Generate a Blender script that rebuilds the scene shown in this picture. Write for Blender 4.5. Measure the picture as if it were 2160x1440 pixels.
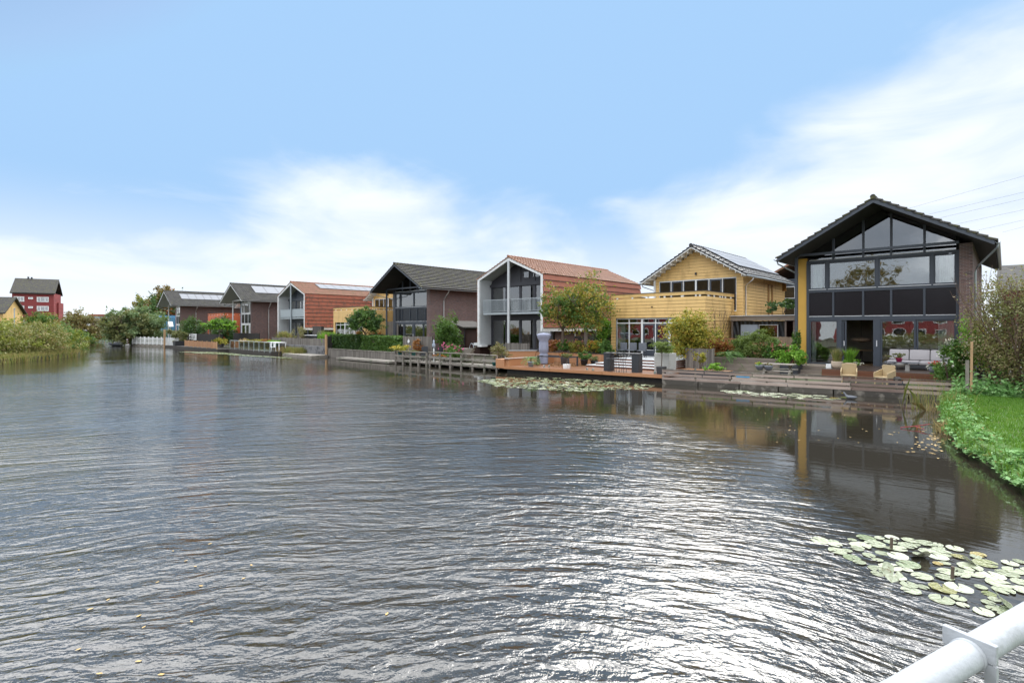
import bpy, math, random
import numpy as np
from mathutils import Vector, Matrix
R_ = math.radians
random.seed(7)
sc = bpy.context.scene
for o in list(bpy.data.objects): bpy.data.objects.remove(o, do_unlink=True)
# ---------------------------------------------------------------- camera
# world frame: +X runs along the row of facades to the right, +Y away from the water, water level z = 0
YAW = R_(43.1)
cam_d = bpy.data.cameras.new('camera')
cam = bpy.data.objects.new('camera', cam_d)
sc.collection.objects.link(cam)
cam.location = (0, 0, 2.7)
cam.rotation_euler = (R_(90), 0, YAW)
cam_d.sensor_width = 36
cam_d.lens = 36 * 1112 / 2160
cam_d.shift_y = -30 / 2160
cam_d.clip_end = 3000
cam_d.clip_start = 0.05
sc.camera = cam
sc.view_settings.view_transform = 'Standard'
sc.view_settings.look = 'None'
sc.view_settings.gamma = 1
sc.view_settings.exposure = 0.62
sc.cycles.max_bounces = 7
sc.cycles.transparent_max_bounces = 12
sc.cycles.caustics_reflective = False
sc.cycles.caustics_refractive = False
sc.cycles.sample_clamp_indirect = 4
SUN_AZ, SUN_EL = R_(-23.0), R_(38)     # azimuth from +Y, clockwise positive
# ---------------------------------------------------------------- node helpers
class NT:
    def __init__(s, tree): s.t = tree; s.n = tree.nodes; s.l = tree.links
    def add(s, typ, **kw):
        nd = s.n.new(typ)
        for k, v in kw.items(): setattr(nd, k, v)
        return nd
    def lk(s, a, b): s.l.new(a, b)
    def put(s, sock, v):
        if hasattr(v, 'is_output') or isinstance(v, bpy.types.NodeSocket): s.l.new(v, sock)
        else:
            if sock.type == 'RGBA' and len(v) == 3: v = (*v, 1)
            sock.default_value = v
    def m(s, op, a, b=0.0, c=None, clamp=False):
        nd = s.add('ShaderNodeMath', operation=op, use_clamp=clamp)
        s.put(nd.inputs[0], a)
        s.put(nd.inputs[1], b)
        if c is not None: s.put(nd.inputs[2], c)
        return nd.outputs[0]
    def vm(s, op, a, b=(0, 0, 0), out=0):
        nd = s.add('ShaderNodeVectorMath', operation=op)
        s.put(nd.inputs[0], a); s.put(nd.inputs[1], b)
        return nd.outputs[out]
    def dot(s, a, b): return s.vm('DOT_PRODUCT', a, b, 1)
    def mix(s, f, a, b, blend='MIX'):
        nd = s.add('ShaderNodeMix', data_type='RGBA', blend_type=blend)
        s.put(nd.inputs[0], f); s.put(nd.inputs[6], a); s.put(nd.inputs[7], b)
        return nd.outputs[2]
    def noise(s, vec, scale, detail=3, rough=.5, out=0, dist=0):
        nd = s.add('ShaderNodeTexNoise')
        if vec is not None: s.put(nd.inputs['Vector'], vec)
        nd.inputs['Scale'].default_value = scale; nd.inputs['Detail'].default_value = detail
        nd.inputs['Roughness'].default_value = rough; nd.inputs['Distortion'].default_value = dist
        return nd.outputs[out]
    def ss(s, x, lo, hi):
        nd = s.add('ShaderNodeMapRange', interpolation_type='SMOOTHSTEP')
        s.put(nd.inputs[0], x); s.put(nd.inputs[1], lo); s.put(nd.inputs[2], hi)
        return nd.outputs[0]
    def ramp(s, f, stops, interp='LINEAR'):
        nd = s.add('ShaderNodeValToRGB'); cr = nd.color_ramp; cr.interpolation = interp
        while len(cr.elements) < len(stops): cr.elements.new(.5)
        for e, (p, c) in zip(cr.elements, stops):
            e.position = p; e.color = (*c, 1) if not isinstance(c, (int, float)) else (c, c, c, 1)
        s.put(nd.inputs[0], f)
        return nd.outputs[0]
    def sep(s, v):
        nd = s.add('ShaderNodeSeparateXYZ'); s.put(nd.inputs[0], v); return nd.outputs
    def comb(s, x, y, z):
        nd = s.add('ShaderNodeCombineXYZ')
        for i, v in enumerate((x, y, z)): s.put(nd.inputs[i], v)
        return nd.outputs[0]
    def bump(s, h, strength=.5, dist=.02, normal=None):
        nd = s.add('ShaderNodeBump'); s.put(nd.inputs['Height'], h)
        nd.inputs['Strength'].default_value = strength; nd.inputs['Distance'].default_value = dist
        if normal is not None: s.put(nd.inputs['Normal'], normal)
        return nd.outputs[0]
# ---------------------------------------------------------------- sky
w = bpy.data.worlds.new('World'); sc.world = w; w.use_nodes = True
HI_F, HI_B, GLOW, HOT = 3.1, 1.5, .15, .45     # brightness of the added unseen cloud: ahead, behind, round the veiled sun
N = NT(w.node_tree); N.n.clear()
sky = N.add('ShaderNodeTexSky', sky_type='NISHITA', sun_disc=False)
sky.sun_elevation = SUN_EL; sky.sun_rotation = SUN_AZ; sky.altitude = 0; sky.air_density = 1.0; sky.dust_density = .8; sky.ozone_density = 1.5
D = N.add('ShaderNodeTexCoord').outputs['Generated']
sd = (math.sin(SUN_AZ) * math.cos(SUN_EL), math.cos(SUN_AZ) * math.cos(SUN_EL), math.sin(SUN_EL))
dx, dy, dz = N.sep(D)
fx, fy = -math.sin(YAW), math.cos(YAW)
fw = N.m('ADD', N.m('MULTIPLY', dx, fx), N.m('MULTIPLY', dy, fy))
rt = N.m('ADD', N.m('MULTIPLY', dx, fy), N.m('MULTIPLY', dy, -fx))
az = N.m('ARCTAN2', rt, fw)                       # compass angle
el = N.m('ARCSINE', dz)
# cloud deck height by compass direction
azn = N.m('ADD', N.m('DIVIDE', az, 2 * math.pi), .5)
def ap(deg): return .5 + deg / 360
edge = N.ramp(azn, [(0, .75), (ap(-80), .25), (ap(-44), .125), (ap(-30), .18), (ap(-20), .27), (ap(-12), .33), (ap(-7), .25), (ap(-2), .19), (ap(4), .185), (ap(12), .20),
                    (ap(22), .245), (ap(30), .30), (ap(44), .38), (ap(80), .6), (1, .75)], 'B_SPLINE')
sv = N.vm('MULTIPLY', D, (1, 1, 2.2))
n1 = N.noise(sv, 2.2, 6, .55, dist=.6)
n2 = N.noise(N.vm('MULTIPLY', D, (1.5, 1.5, 4)), 3.0, 5, .5, dist=.8)
lim = N.m('ADD', edge, N.m('ADD', N.m('MULTIPLY', N.m('SUBTRACT', n1, .5), .34), N.m('MULTIPLY', N.m('SUBTRACT', n2, .5), .16)))
cov = N.m('SUBTRACT', 1, N.ss(N.m('SUBTRACT', el, lim), -.11, .065))
n3 = N.noise(N.vm('MULTIPLY', D, (1, 1, 3.0)), 3.8, 8, .56, dist=.8)
cov = N.m('MULTIPLY', cov, N.m('ADD', .62, N.m('MULTIPLY', N.ss(n3, .25, .65), .38)))
hor = N.m('SUBTRACT', 1, N.ss(el, .0, .24))
cov = N.m('MAXIMUM', N.m('MULTIPLY', cov, .82), N.m('MULTIPLY', hor, .93))
# unseen cloud added above the view and behind the viewer, lighting water and facades
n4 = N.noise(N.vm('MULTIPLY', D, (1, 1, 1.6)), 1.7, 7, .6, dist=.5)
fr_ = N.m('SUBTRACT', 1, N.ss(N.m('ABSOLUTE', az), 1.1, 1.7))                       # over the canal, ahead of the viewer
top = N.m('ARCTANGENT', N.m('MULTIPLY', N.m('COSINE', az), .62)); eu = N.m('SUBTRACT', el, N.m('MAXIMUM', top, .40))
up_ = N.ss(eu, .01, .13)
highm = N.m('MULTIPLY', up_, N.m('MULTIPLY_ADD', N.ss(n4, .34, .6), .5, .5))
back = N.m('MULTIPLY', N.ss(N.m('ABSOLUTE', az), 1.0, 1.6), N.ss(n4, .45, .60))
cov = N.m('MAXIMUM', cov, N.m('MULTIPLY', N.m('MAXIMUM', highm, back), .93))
sund = N.dot(D, sd)
glow = N.m('POWER', N.m('MAXIMUM', sund, 0), 9)
hot = N.m('POWER', N.m('MAXIMUM', sund, 0), 70)
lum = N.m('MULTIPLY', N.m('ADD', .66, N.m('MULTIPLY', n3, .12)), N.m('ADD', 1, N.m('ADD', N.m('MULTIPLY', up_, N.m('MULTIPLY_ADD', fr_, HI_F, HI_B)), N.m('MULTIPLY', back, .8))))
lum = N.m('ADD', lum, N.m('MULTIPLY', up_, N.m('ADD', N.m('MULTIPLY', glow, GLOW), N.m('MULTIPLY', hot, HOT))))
ccol = N.mix(N.m('MULTIPLY', hor, .4), (1.0, 1.02, 1.05, 1), (.93, 1.0, 1.08, 1))
ccol = N.vm('SCALE', ccol, (0, 0, 0)); ccol.node.inputs[3].default_value = 1
N.lk(lum, ccol.node.inputs[3])
SKY_S = .10
bl = N.vm('MULTIPLY', sky.outputs[0], (1.04 * SKY_S, 1.0 * SKY_S, .92 * SKY_S))
bl = N.vm('MINIMUM', N.vm('ADD', N.vm('MULTIPLY', bl, (1.15, 1.15, 1.15)), (.03, .06, .10)), (.265, .425, .64))
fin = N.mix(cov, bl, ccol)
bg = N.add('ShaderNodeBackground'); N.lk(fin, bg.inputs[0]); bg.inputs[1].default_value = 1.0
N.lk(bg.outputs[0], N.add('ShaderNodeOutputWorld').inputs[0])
# ---------------------------------------------------------------- sun (veiled)
sl = bpy.data.lights.new('sun', 'SUN'); sl.energy = .75; sl.angle = R_(22); sl.color = (1, .95, .87)
so = bpy.data.objects.new('sun', sl); sc.collection.objects.link(so)
so.rotation_euler = Vector(sd).to_track_quat('Z', 'Y').to_euler()
so.location = (-20, 20, 60)
# ---------------------------------------------------------------- scene helpers
C = sc.collection
def thing(name, label, cat, loc=(0, 0, 0), rz=0, group=None):
    o = bpy.data.objects.new(name, None); C.objects.link(o)
    o.empty_display_size = .2; o.location = loc; o.rotation_euler = (0, 0, rz)
    o['label'] = label; o['category'] = cat
    if group: o['group'] = group
    return o
def tag(o, label, cat, group=None):
    o['label'] = label; o['category'] = cat
    if group: o['group'] = group
    return o
def kind(o, k): o['kind'] = k; return o
def link_mesh(name, me, mat, parent=None):
    o = bpy.data.objects.new(name, me); C.objects.link(o)
    if mat is not None: me.materials.append(mat)
    if parent is not None: o.parent = parent
    return o
def copy_tree(o, parent=None):
    c = o.copy(); C.objects.link(c)
    if parent is not None: c.parent = parent
    for ch in list(o.children): copy_tree(ch, c)
    return c
def dup(o, loc, rz=0, label=None, group=None, scale=None):
    c = copy_tree(o); c.location = loc; c.rotation_euler = (0, 0, rz)
    if label: c['label'] = label
    if group: c['group'] = group
    if scale: c.scale = (scale,) * 3 if not isinstance(scale, tuple) else scale
    return c
class MB:
    def __init__(s): s.v = []; s.f = []
    def raw(s, vs, fs):
        b = len(s.v); s.v += [tuple(v) for v in vs]; s.f += [tuple(b + i for i in f) for f in fs]; return s
    def box(s, x0, x1, y0, y1, z0, z1):
        return s.raw([(x0, y0, z0), (x1, y0, z0), (x1, y1, z0), (x0, y1, z0), (x0, y0, z1), (x1, y0, z1), (x1, y1, z1), (x0, y1, z1)],
                     [(0, 3, 2, 1), (4, 5, 6, 7), (0, 1, 5, 4), (1, 2, 6, 5), (2, 3, 7, 6), (3, 0, 4, 7)])
    def bar(s, p, q, w, h, up=(0, 0, 1)):
        p, q = Vector(p), Vector(q); d = (q - p).normalized(); up = Vector(up)
        a = d.cross(up)
        if a.length < 1e-4: a = d.cross(Vector((1, 0, 0)))
        a.normalize(); b = a.cross(d)
        a *= w / 2; b *= h / 2
        vs = [p - a - b, p + a - b, p + a + b, p - a + b, q - a - b, q + a - b, q + a + b, q - a + b]
        return s.raw(vs, [(0, 1, 2, 3), (7, 6, 5, 4), (0, 4, 5, 1), (1, 5, 6, 2), (2, 6, 7, 3), (3, 7, 4, 0)])
    def tube(s, pts, r, n=8, r1=None, cap=True):
        pts = [Vector(p) for p in pts]; m = len(pts); vs = []; fs = []
        ref = Vector((0, 0, 1))
        for i, p in enumerate(pts):
            d = (pts[min(i + 1, m - 1)] - pts[max(i - 1, 0)]).normalized()
            a = d.cross(ref if abs(d.z) < .95 else Vector((1, 0, 0))).normalized(); b = a.cross(d)
            rr = r if r1 is None else r + (r1 - r) * i / (m - 1)
            for k in range(n):
                t = 2 * math.pi * k / n; vs.append(p + (a * math.cos(t) + b * math.sin(t)) * rr)
        for i in range(m - 1):
            for k in range(n):
                k2 = (k + 1) % n; fs.append((i * n + k, i * n + k2, (i + 1) * n + k2, (i + 1) * n + k))
        if cap: fs.append(tuple(range(n - 1, -1, -1))); fs.append(tuple((m - 1) * n + k for k in range(n)))
        return s.raw(vs, fs)
    def prism(s, poly, axis, a0, a1):
        # poly: 2-D points; axis 'y' -> (x,z) extruded along y; 'x' -> (y,z); 'z' -> (x,y)
        def P(p, a): return (p[0], a, p[1]) if axis == 'y' else ((a, p[0], p[1]) if axis == 'x' else (p[0], p[1], a))
        n = len(poly); vs = [P(p, a0) for p in poly] + [P(p, a1) for p in poly]
        fs = [tuple(range(n)), tuple(range(2 * n - 1, n - 1, -1))] + [(i, n + i, n + (i + 1) % n, (i + 1) % n) for i in range(n)]
        return s.raw(vs, fs)
    def lathe(s, cx, cy, prof, n=20, cap=True):
        vs = []; fs = []; m = len(prof)
        for r, z in prof:
            for k in range(n):
                t = 2 * math.pi * k / n; vs.append((cx + r * math.cos(t), cy + r * math.sin(t), z))
        for i in range(m - 1):
            for k in range(n):
                k2 = (k + 1) % n; fs.append((i * n + k, i * n + k2, (i + 1) * n + k2, (i + 1) * n + k))
        if cap: fs.append(tuple(range(n - 1, -1, -1))); fs.append(tuple((m - 1) * n + k for k in range(n)))
        return s.raw(vs, fs)
    def quad(s, *p): return s.raw(p, [tuple(range(len(p)))])
    def ball(s, c, r, n=10, sz=1):
        prof = [(max(1e-3, r * math.sin(math.pi * i / 6)), c[2] - r * sz * math.cos(math.pi * i / 6)) for i in range(7)]
        return s.lathe(c[0], c[1], prof, n)
    def build(s, name, mat, parent=None, smooth=False, bevel=0, sub=0):
        me = bpy.data.meshes.new(name); me.from_pydata(s.v, [], s.f); me.update()
        import bmesh
        bm = bmesh.new(); bm.from_mesh(me); bmesh.ops.recalc_face_normals(bm, faces=bm.faces); bm.to_mesh(me); bm.free()
        if smooth:
            for p in me.polygons: p.use_smooth = True
        o = link_mesh(name, me, mat, parent)
        if bevel:
            b = o.modifiers.new('bevel', 'BEVEL'); b.width = bevel; b.segments = 2 if bevel > .02 else 1; b.limit_method = 'ANGLE'
        if sub:
            b = o.modifiers.new('sub', 'SUBSURF'); b.levels = sub; b.render_levels = sub
        return o
def B(x0, x1, y0, y1, z0, z1): return MB().box(x0, x1, y0, y1, z0, z1)
def np_mesh(name, V, k, mat, parent=None):
    # V: (n*k, 3) vertices, every k of them one face
    n = len(V) // k; me = bpy.data.meshes.new(name)
    me.vertices.add(len(V)); me.vertices.foreach_set('co', V.astype(np.float32).ravel())
    me.loops.add(len(V)); me.loops.foreach_set('vertex_index', np.arange(len(V), dtype=np.int32))
    me.polygons.add(n); me.polygons.foreach_set('loop_start', np.arange(0, len(V), k, dtype=np.int32))
    me.update(calc_edges=True); me.validate()
    return link_mesh(name, me, mat, parent)
rng = np.random.default_rng(11)
def unit(v): return v / np.maximum(np.linalg.norm(v, axis=1, keepdims=True), 1e-6)
def leaf_quads(P, size, long=1.6, up=.4, jit=.35):
    n = len(P); nr = unit(rng.normal(size=(n, 3)) + np.array([0, 0, up])); t = unit(np.cross(nr, rng.normal(size=(n, 3)))); b = np.cross(nr, t)
    sz = size * (1 + jit * rng.uniform(-1, 1, (n, 1)))
    a = t * sz * long * .5; c = b * sz * .5
    return np.stack([P - a, P + c * .9 - a * .1, P + a, P - c * .9 - a * .1], 1).reshape(-1, 3)
def crown_pts(c, r, n, clumps=40, csize=.28, shell=.55, low=-1.0):
    # leaves gathered in clumps scattered through an uneven ellipsoid
    c = np.array(c); r = np.array(r); out = []
    d = unit(rng.normal(size=(clumps * 3, 3))); d = d[d[:, 2] > low][:clumps]
    rad = shell + (1 - shell) * rng.uniform(0, 1, (len(d), 1)) ** .6
    rad *= 1 + .16 * rng.normal(size=(len(d), 1))
    cc = d * rad
    wts = rng.uniform(.4, 1.6, len(cc)); idx = rng.choice(len(cc), n, p=wts / wts.sum())
    p = cc[idx] + rng.normal(size=(n, 3)) * csize * rng.uniform(.6, 1.2, (len(cc), 1))[idx] * .6
    return p * r + c
def foliage(name, mat, parent, P, size, long=1.6, up=.4):
    return np_mesh(name, leaf_quads(P, size, long, up), 4, mat, parent)
def blades(name, mat, parent, base, h, wdt, lean=.35, jit=.4, dirv=None):
    # grass or reed blades, two bent segments each -> one quad and one triangle; kept as two faces of an island
    n = len(base); ang = rng.uniform(0, 2 * math.pi, n); s = np.stack([np.cos(ang), np.sin(ang), np.zeros(n)], 1)
    ln = rng.uniform(0, 1, (n, 1)) * lean; a2 = rng.uniform(0, 2 * math.pi, n); ld = np.stack([np.cos(a2), np.sin(a2), np.zeros(n)], 1)
    if dirv is not None: ld = unit(ld + np.array(dirv))
    H = h * (1 + jit * rng.uniform(-1, 1, (n, 1))); up = np.array([0, 0, 1.])
    b = base; m1 = b + up * H * .55 + ld * ln * H * .3; tp = b + up * H * (1 - .3 * ln) + ld * ln * H
    w1 = s * wdt * .5; w2 = s * wdt * .35
    V = np.stack([b - w1, b + w1, m1 + w2, tp, m1 - w2], 1).reshape(-1, 3)
    return np_mesh(name, V, 5, mat, parent)
def branch_mb(mb, p, d, length, r, depth, spread=.55, n=3, seg=3, upw=.15, taper=.6):
    p = Vector(p); d = Vector(d).normalized(); pts = [p.copy()]
    for i in range(seg):
        d = (d + Vector((random.uniform(-1, 1), random.uniform(-1, 1), random.uniform(-1, 1))) * .16 + Vector((0, 0, upw * .3))).normalized()
        p = p + d * length / seg; pts.append(p.copy())
    mb.tube(pts, r, 7 if r > .03 else (5 if r > .012 else 3), r * taper, cap=False)
    if depth > 0:
        for k in range(n):
            q = pts[-1] if k < 2 else pts[max(1, seg - 1)]
            nd = (d + Vector((random.uniform(-1, 1), random.uniform(-1, 1), random.uniform(-.5, 1))) * spread + Vector((0, 0, upw))).normalized()
            branch_mb(mb, q, nd, length * random.uniform(.6, .85), r * taper, depth - 1, spread, n, seg, upw, taper)
    return mb
# ---------------------------------------------------------------- materials
def new_mat(name):
    m = bpy.data.materials.new(name); m.use_nodes = True
    T = NT(m.node_tree); T.n.clear()
    b = T.add('ShaderNodeBsdfPrincipled'); o = T.add('ShaderNodeOutputMaterial'); T.lk(b.outputs[0], o.inputs[0])
    return m, T, b
def pbr(name, col, rough=.6, var=.15, vs=3.0, bump=0, bs=20, metal=0, spec=.5, dirt=None, ds=1.2, stretch=(1, 1, 1), coat=0):
    m, T, b = new_mat(name)
    P = T.vm('MULTIPLY', T.add('ShaderNodeTexCoord').outputs['Object'], stretch)
    n = T.noise(P, vs, 5, .6)
    f = T.m('MULTIPLY_ADD', T.m('SUBTRACT', n, .5), var * 2.4, 1.0)
    c = T.vm('SCALE', tuple(col)); T.put(c.node.inputs[3], f)
    if dirt: c = T.mix(T.ss(T.noise(P, ds, 6, .65), .48, .68), c, dirt)
    T.put(b.inputs['Base Color'], c); b.inputs['Roughness'].default_value = rough
    b.inputs['Metallic'].default_value = metal; b.inputs['Specular IOR Level'].default_value = spec
    if coat: b.inputs['Coat Weight'].default_value = coat
    if bump: T.put(b.inputs['Normal'], T.bump(T.noise(P, bs, 4), bump, .02))
    return m
def wood(name, c1, c2, axis='x', rough=.75, board=.14, bax='z', line=.5, gray=None):
    # planks: board index along bax, grain along axis, per-board tone, dark joint
    m, T, b = new_mat(name)
    P = T.add('ShaderNodeTexCoord').outputs['Object']; xyz = T.sep(P); ix = 'xyz'.index(bax)
    if board:
        u = T.m('DIVIDE', xyz[ix], board); fl = T.m('FLOOR', u); fr = T.m('FRACT', u)
        wn = T.add('ShaderNodeTexWhiteNoise', noise_dimensions='1D'); T.lk(fl, wn.inputs['W']); rnd = wn.outputs[0]
        joint = T.m('MULTIPLY', T.ss(fr, 0, .06), T.m('SUBTRACT', 1, T.ss(fr, .94, 1)))
    else:
        rnd = T.add('ShaderNodeNewGeometry').outputs['Random Per Island']; joint = 1.0
    st = {'x': (1.2, 14, 14), 'y': (14, 1.2, 14), 'z': (14, 14, 1.2)}[axis]
    off = T.comb(T.m('MULTIPLY', rnd, 37.0), 0, 0)
    g = T.noise(T.vm('ADD', T.vm('MULTIPLY', P, st), off), 1.0, 5, .6, dist=.4)
    g2 = T.noise(P, 1.1, 3)
    f = T.m('ADD', T.m('MULTIPLY', T.m('SUBTRACT', rnd, .2), .95 if not board else .5), T.m('ADD', T.m('MULTIPLY', g, .5), T.m('MULTIPLY_ADD', g2, .5, -.22)), clamp=True)
    c = T.mix(f, c1, c2)
    if gray: c = T.mix(T.ss(T.noise(P, 2.4, 5, .6), .5, .66), c, gray)
    if board: c = T.mix(T.m('MULTIPLY', T.m('SUBTRACT', 1, joint), line), c, (.012, .010, .008, 1))
    T.put(b.inputs['Base Color'], c); b.inputs['Roughness'].default_value = rough
    h = T.m('ADD', T.m('MULTIPLY', g, .12), T.m('MULTIPLY', joint, .5) if board else 0.0)
    T.put(b.inputs['Normal'], T.bump(h, .5, .02))
    return m
def brick(name, c1, c2, c3, mortar=(.22, .2, .18), bw=.21, bh=.062):
    m, T, b = new_mat(name)
    P = T.add('ShaderNodeTexCoord').outputs['Object']; x, y, z = T.sep(P)
    nx = T.sep(T.add('ShaderNodeNewGeometry').outputs['Normal'])[0]
    onx = T.m('GREATER_THAN', T.m('ABSOLUTE', nx), .5)
    u = T.m('ADD', T.m('MULTIPLY', x, T.m('SUBTRACT', 1, onx)), T.m('MULTIPLY', y, onx))
    bt = T.add('ShaderNodeTexBrick'); T.lk(T.comb(u, z, 0), bt.inputs['Vector'])
    for k, v in (('Scale', 1), ('Mortar Size', .008), ('Mortar Smooth', .1), ('Bias', 0), ('Brick Width', bw), ('Row Height', bh)): bt.inputs[k].default_value = v
    bt.inputs['Color1'].default_value = (0, 0, 0, 1); bt.inputs['Color2'].default_value = (1, 1, 1, 1)
    rnd = T.sep(bt.outputs[0])[0]
    n = T.noise(P, .9, 4); n2 = T.noise(P, 30, 3)
    c = T.ramp(rnd, [(0, c1), (.45, c2), (.8, c3), (1, tuple(k * .6 for k in c1))])
    c = T.mix(T.m('MULTIPLY', T.ss(n, .42, .66), .55), c, tuple(k * .55 for k in c2) + (1,))
    c = T.mix(T.m('MULTIPLY', T.ss(T.noise(T.vm('MULTIPLY', P, (1, 1, 3.5)), 2.6, 6, .7), .52, .72), .5), c, tuple(min(1, k * 1.7) for k in c2) + (1,))
    c = T.mix(T.m('MULTIPLY', n2, .3), c, (.05, .045, .045, 1))
    c = T.mix(bt.outputs['Fac'], c, (*mortar, 1))
    T.put(b.inputs['Base Color'], c); b.inputs['Roughness'].default_value = .85
    h = T.m('ADD', T.m('SUBTRACT', 1, bt.outputs['Fac']), T.m('MULTIPLY', n2, .3))
    T.put(b.inputs['Normal'], T.bump(h, .6, .012))
    return m
def leafmat(name, cols, rough=.55, trans=.3, sat=1):
    m, T, b = new_mat(name)
    g = T.add('ShaderNodeNewGeometry'); r = g.outputs['Random Per Island']
    n = T.noise(T.add('ShaderNodeTexCoord').outputs['Object'], 2.2, 3)
    f = T.m('ADD', T.m('MULTIPLY', r, .65), T.m('MULTIPLY', T.ss(n, .3, .7), .35))
    k = len(cols); c = T.ramp(f, [(i / (k - 1), cc) for i, cc in enumerate(cols)])
    T.put(b.inputs['Base Color'], c); b.inputs['Roughness'].default_value = rough; b.inputs['Specular IOR Level'].default_value = .35
    tr = T.add('ShaderNodeBsdfTranslucent'); T.put(tr.inputs[0], T.mix(.25, c, (.25, .3, .02, 1)))
    mx = T.add('ShaderNodeMixShader'); mx.inputs[0].default_value = trans
    T.lk(b.outputs[0], mx.inputs[1]); T.lk(tr.outputs[0], mx.inputs[2])
    out = [q for q in T.n if q.type == 'OUTPUT_MATERIAL'][0]; T.lk(mx.outputs[0], out.inputs[0])
    return m
def glassmat(name, tint=(.55, .6, .62), refl=1.0, wav=.0005, ior=1.6):
    m, T, b = new_mat(name); T.n.remove(b)
    out = [q for q in T.n if q.type == 'OUTPUT_MATERIAL'][0]
    P = T.add('ShaderNodeTexCoord').outputs['Object']
    nb = T.bump(T.noise(P, 1.3, 2), .35, wav * 12)
    gl = T.add('ShaderNodeBsdfGlossy'); gl.inputs['Roughness'].default_value = .015; T.put(gl.inputs['Normal'], nb)
    gl.inputs[0].default_value = (refl, refl, refl, 1)
    tr = T.add('ShaderNodeBsdfTransparent'); tr.inputs[0].default_value = (*tint, 1)
    fr = T.add('ShaderNodeFresnel'); fr.inputs[0].default_value = ior
    mx = T.add('ShaderNodeMixShader'); T.lk(T.m('MULTIPLY_ADD', fr.outputs[0], 2.0, .09, clamp=True), mx.inputs[0])
    T.lk(tr.outputs[0], mx.inputs[1]); T.lk(gl.outputs[0], mx.inputs[2]); T.lk(mx.outputs[0], out.inputs[0])
    return m
def tilemat(name, cols, moss=None, mamt=.55, rough=.7, lichen=None, mstr=False):
    m, T, b = new_mat(name)
    P = T.add('ShaderNodeTexCoord').outputs['Object']
    cell = T.vm('FLOOR', T.vm('DIVIDE', P, (.31, .31, .17)))
    wn = T.add('ShaderNodeTexWhiteNoise', noise_dimensions='3D'); T.lk(cell, wn.inputs[0])
    k = len(cols); c = T.ramp(wn.outputs[0], [(i / (k - 1), cc) for i, cc in enumerate(cols)])
    c = T.mix(T.m('MULTIPLY', T.noise(P, 14, 4), .35), c, tuple(q * .6 for q in cols[0]) + (1,))
    if moss: c = T.mix(T.ss(T.noise(T.vm('MULTIPLY', P, (1, 1, .45)) if mstr else P, 3.4 if mstr else 2.6, 7, .72), mamt, mamt + .14), c, (*moss, 1))
    if lichen: c = T.mix(T.ss(T.noise(P, 22, 3, .6), .64, .7), c, (*lichen, 1))
    T.put(b.inputs['Base Color'], c); b.inputs['Roughness'].default_value = rough
    T.put(b.inputs['Normal'], T.bump(T.noise(P, 40, 4), .3, .01))
    return m
M = {}
M['frame'] = pbr('anthracite_paint', (.050, .060, .078), .42, .08)
M['frame2'] = pbr('dark_slate_paint', (.045, .045, .055), .5, .08)
M['white_rail'] = pbr('bridge_white_paint', (.40, .42, .44), .42, .08, 9, dirt=(.35, .365, .375), ds=9, bump=.15, bs=60)
M['white'] = pbr('white_paint', (.72, .73, .73), .45, .06, 2, dirt=(.60, .60, .57), ds=1.8)
M['offwhite'] = pbr('grey_white_paint', (.52, .54, .55), .5, .08, 2)
M['sill'] = pbr('aluminium', (.68, .7, .72), .35, .05)
M['galv'] = pbr('galvanised_steel', (.36, .40, .42), .42, .12, 6, metal=.35)
M['yellow'] = pbr('yellow_panel', (.62, .36, .065), .5, .08, 1.5)
M['red_panel'] = pbr('red_panel', (.28, .02, .03), .5, .08)
M['blue_panel'] = pbr('blue_panel', (.03, .13, .22), .5, .08)
M['panel'] = pbr('dark_gloss_panel', (.013, .011, .014), .2, .2, 2, spec=.3)
M['panelb'] = pbr('blue_black_panel', (.010, .014, .022), .2, .2, 2, spec=.3)
M['glass'] = glassmat('window_glass', (.80, .84, .84))
M['glassd'] = glassmat('dark_glass', (.22, .26, .3))
M['glassblue'] = glassmat('terrace_glass', (.55, .7, .68))
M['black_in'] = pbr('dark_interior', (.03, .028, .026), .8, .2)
M['warm_in'] = pbr('interior_wall', (.34, .30, .25), .9, .1)
M['floor_in'] = wood('interior_floor', (.13, .08, .04, 1), (.2, .13, .07, 1), 'y', .5, .15, 'x')
M['curtain'] = pbr('pale_curtain', (.92, .93, .88), .9, .08, 4)
M['curtain_g'] = pbr('green_white_curtain', (.84, .93, .86), .9, .06, 4)
M['curtain_t'] = pbr('teal_curtain', (.10, .42, .48), .9, .1, 4)
M['brick'] = brick('purple_brown_brick', (.085, .04, .038), (.20, .10, .085), (.11, .075, .085), (.24, .21, .19))
M['brick2'] = brick('dark_brown_brick', (.06, .03, .028), (.15, .075, .062), (.085, .055, .058), (.15, .12, .11))
M['redwall'] = brick('red_wall', (.26, .035, .035), (.32, .045, .045), (.24, .03, .03), (.2, .04, .04))
M['tile_dark'] = tilemat('mossy_dark_tile', [(.022, .021, .02), (.055, .05, .046), (.035, .033, .03)], (.07, .068, .02), .50, .8, (.22, .22, .17))
M['tile_dark2'] = tilemat('weathered_dark_tile', [(.028, .028, .027), (.07, .066, .06), (.045, .043, .04)], (.075, .075, .03), .54, .8, (.2, .2, .17))
M['tile_black'] = tilemat('glossy_black_tile', [(.012, .012, .014), (.022, .022, .024), (.016, .016, .018)], None, .5, .42)
M['tile_orange'] = tilemat('orange_clay_tile', [(.20, .095, .055), (.30, .15, .09), (.25, .12, .07), (.34, .175, .11)], None, .5, .65)
M['tile_orange_m'] = tilemat('weathered_orange_tile', [(.22, .10, .06), (.30, .145, .09), (.25, .12, .07)], (.14, .10, .04), .50, .7)
M['hang_red'] = tilemat('hung_red_clay_tile', [(.27, .085, .048), (.33, .11, .06), (.30, .095, .052)], None, .5, .65)
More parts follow.
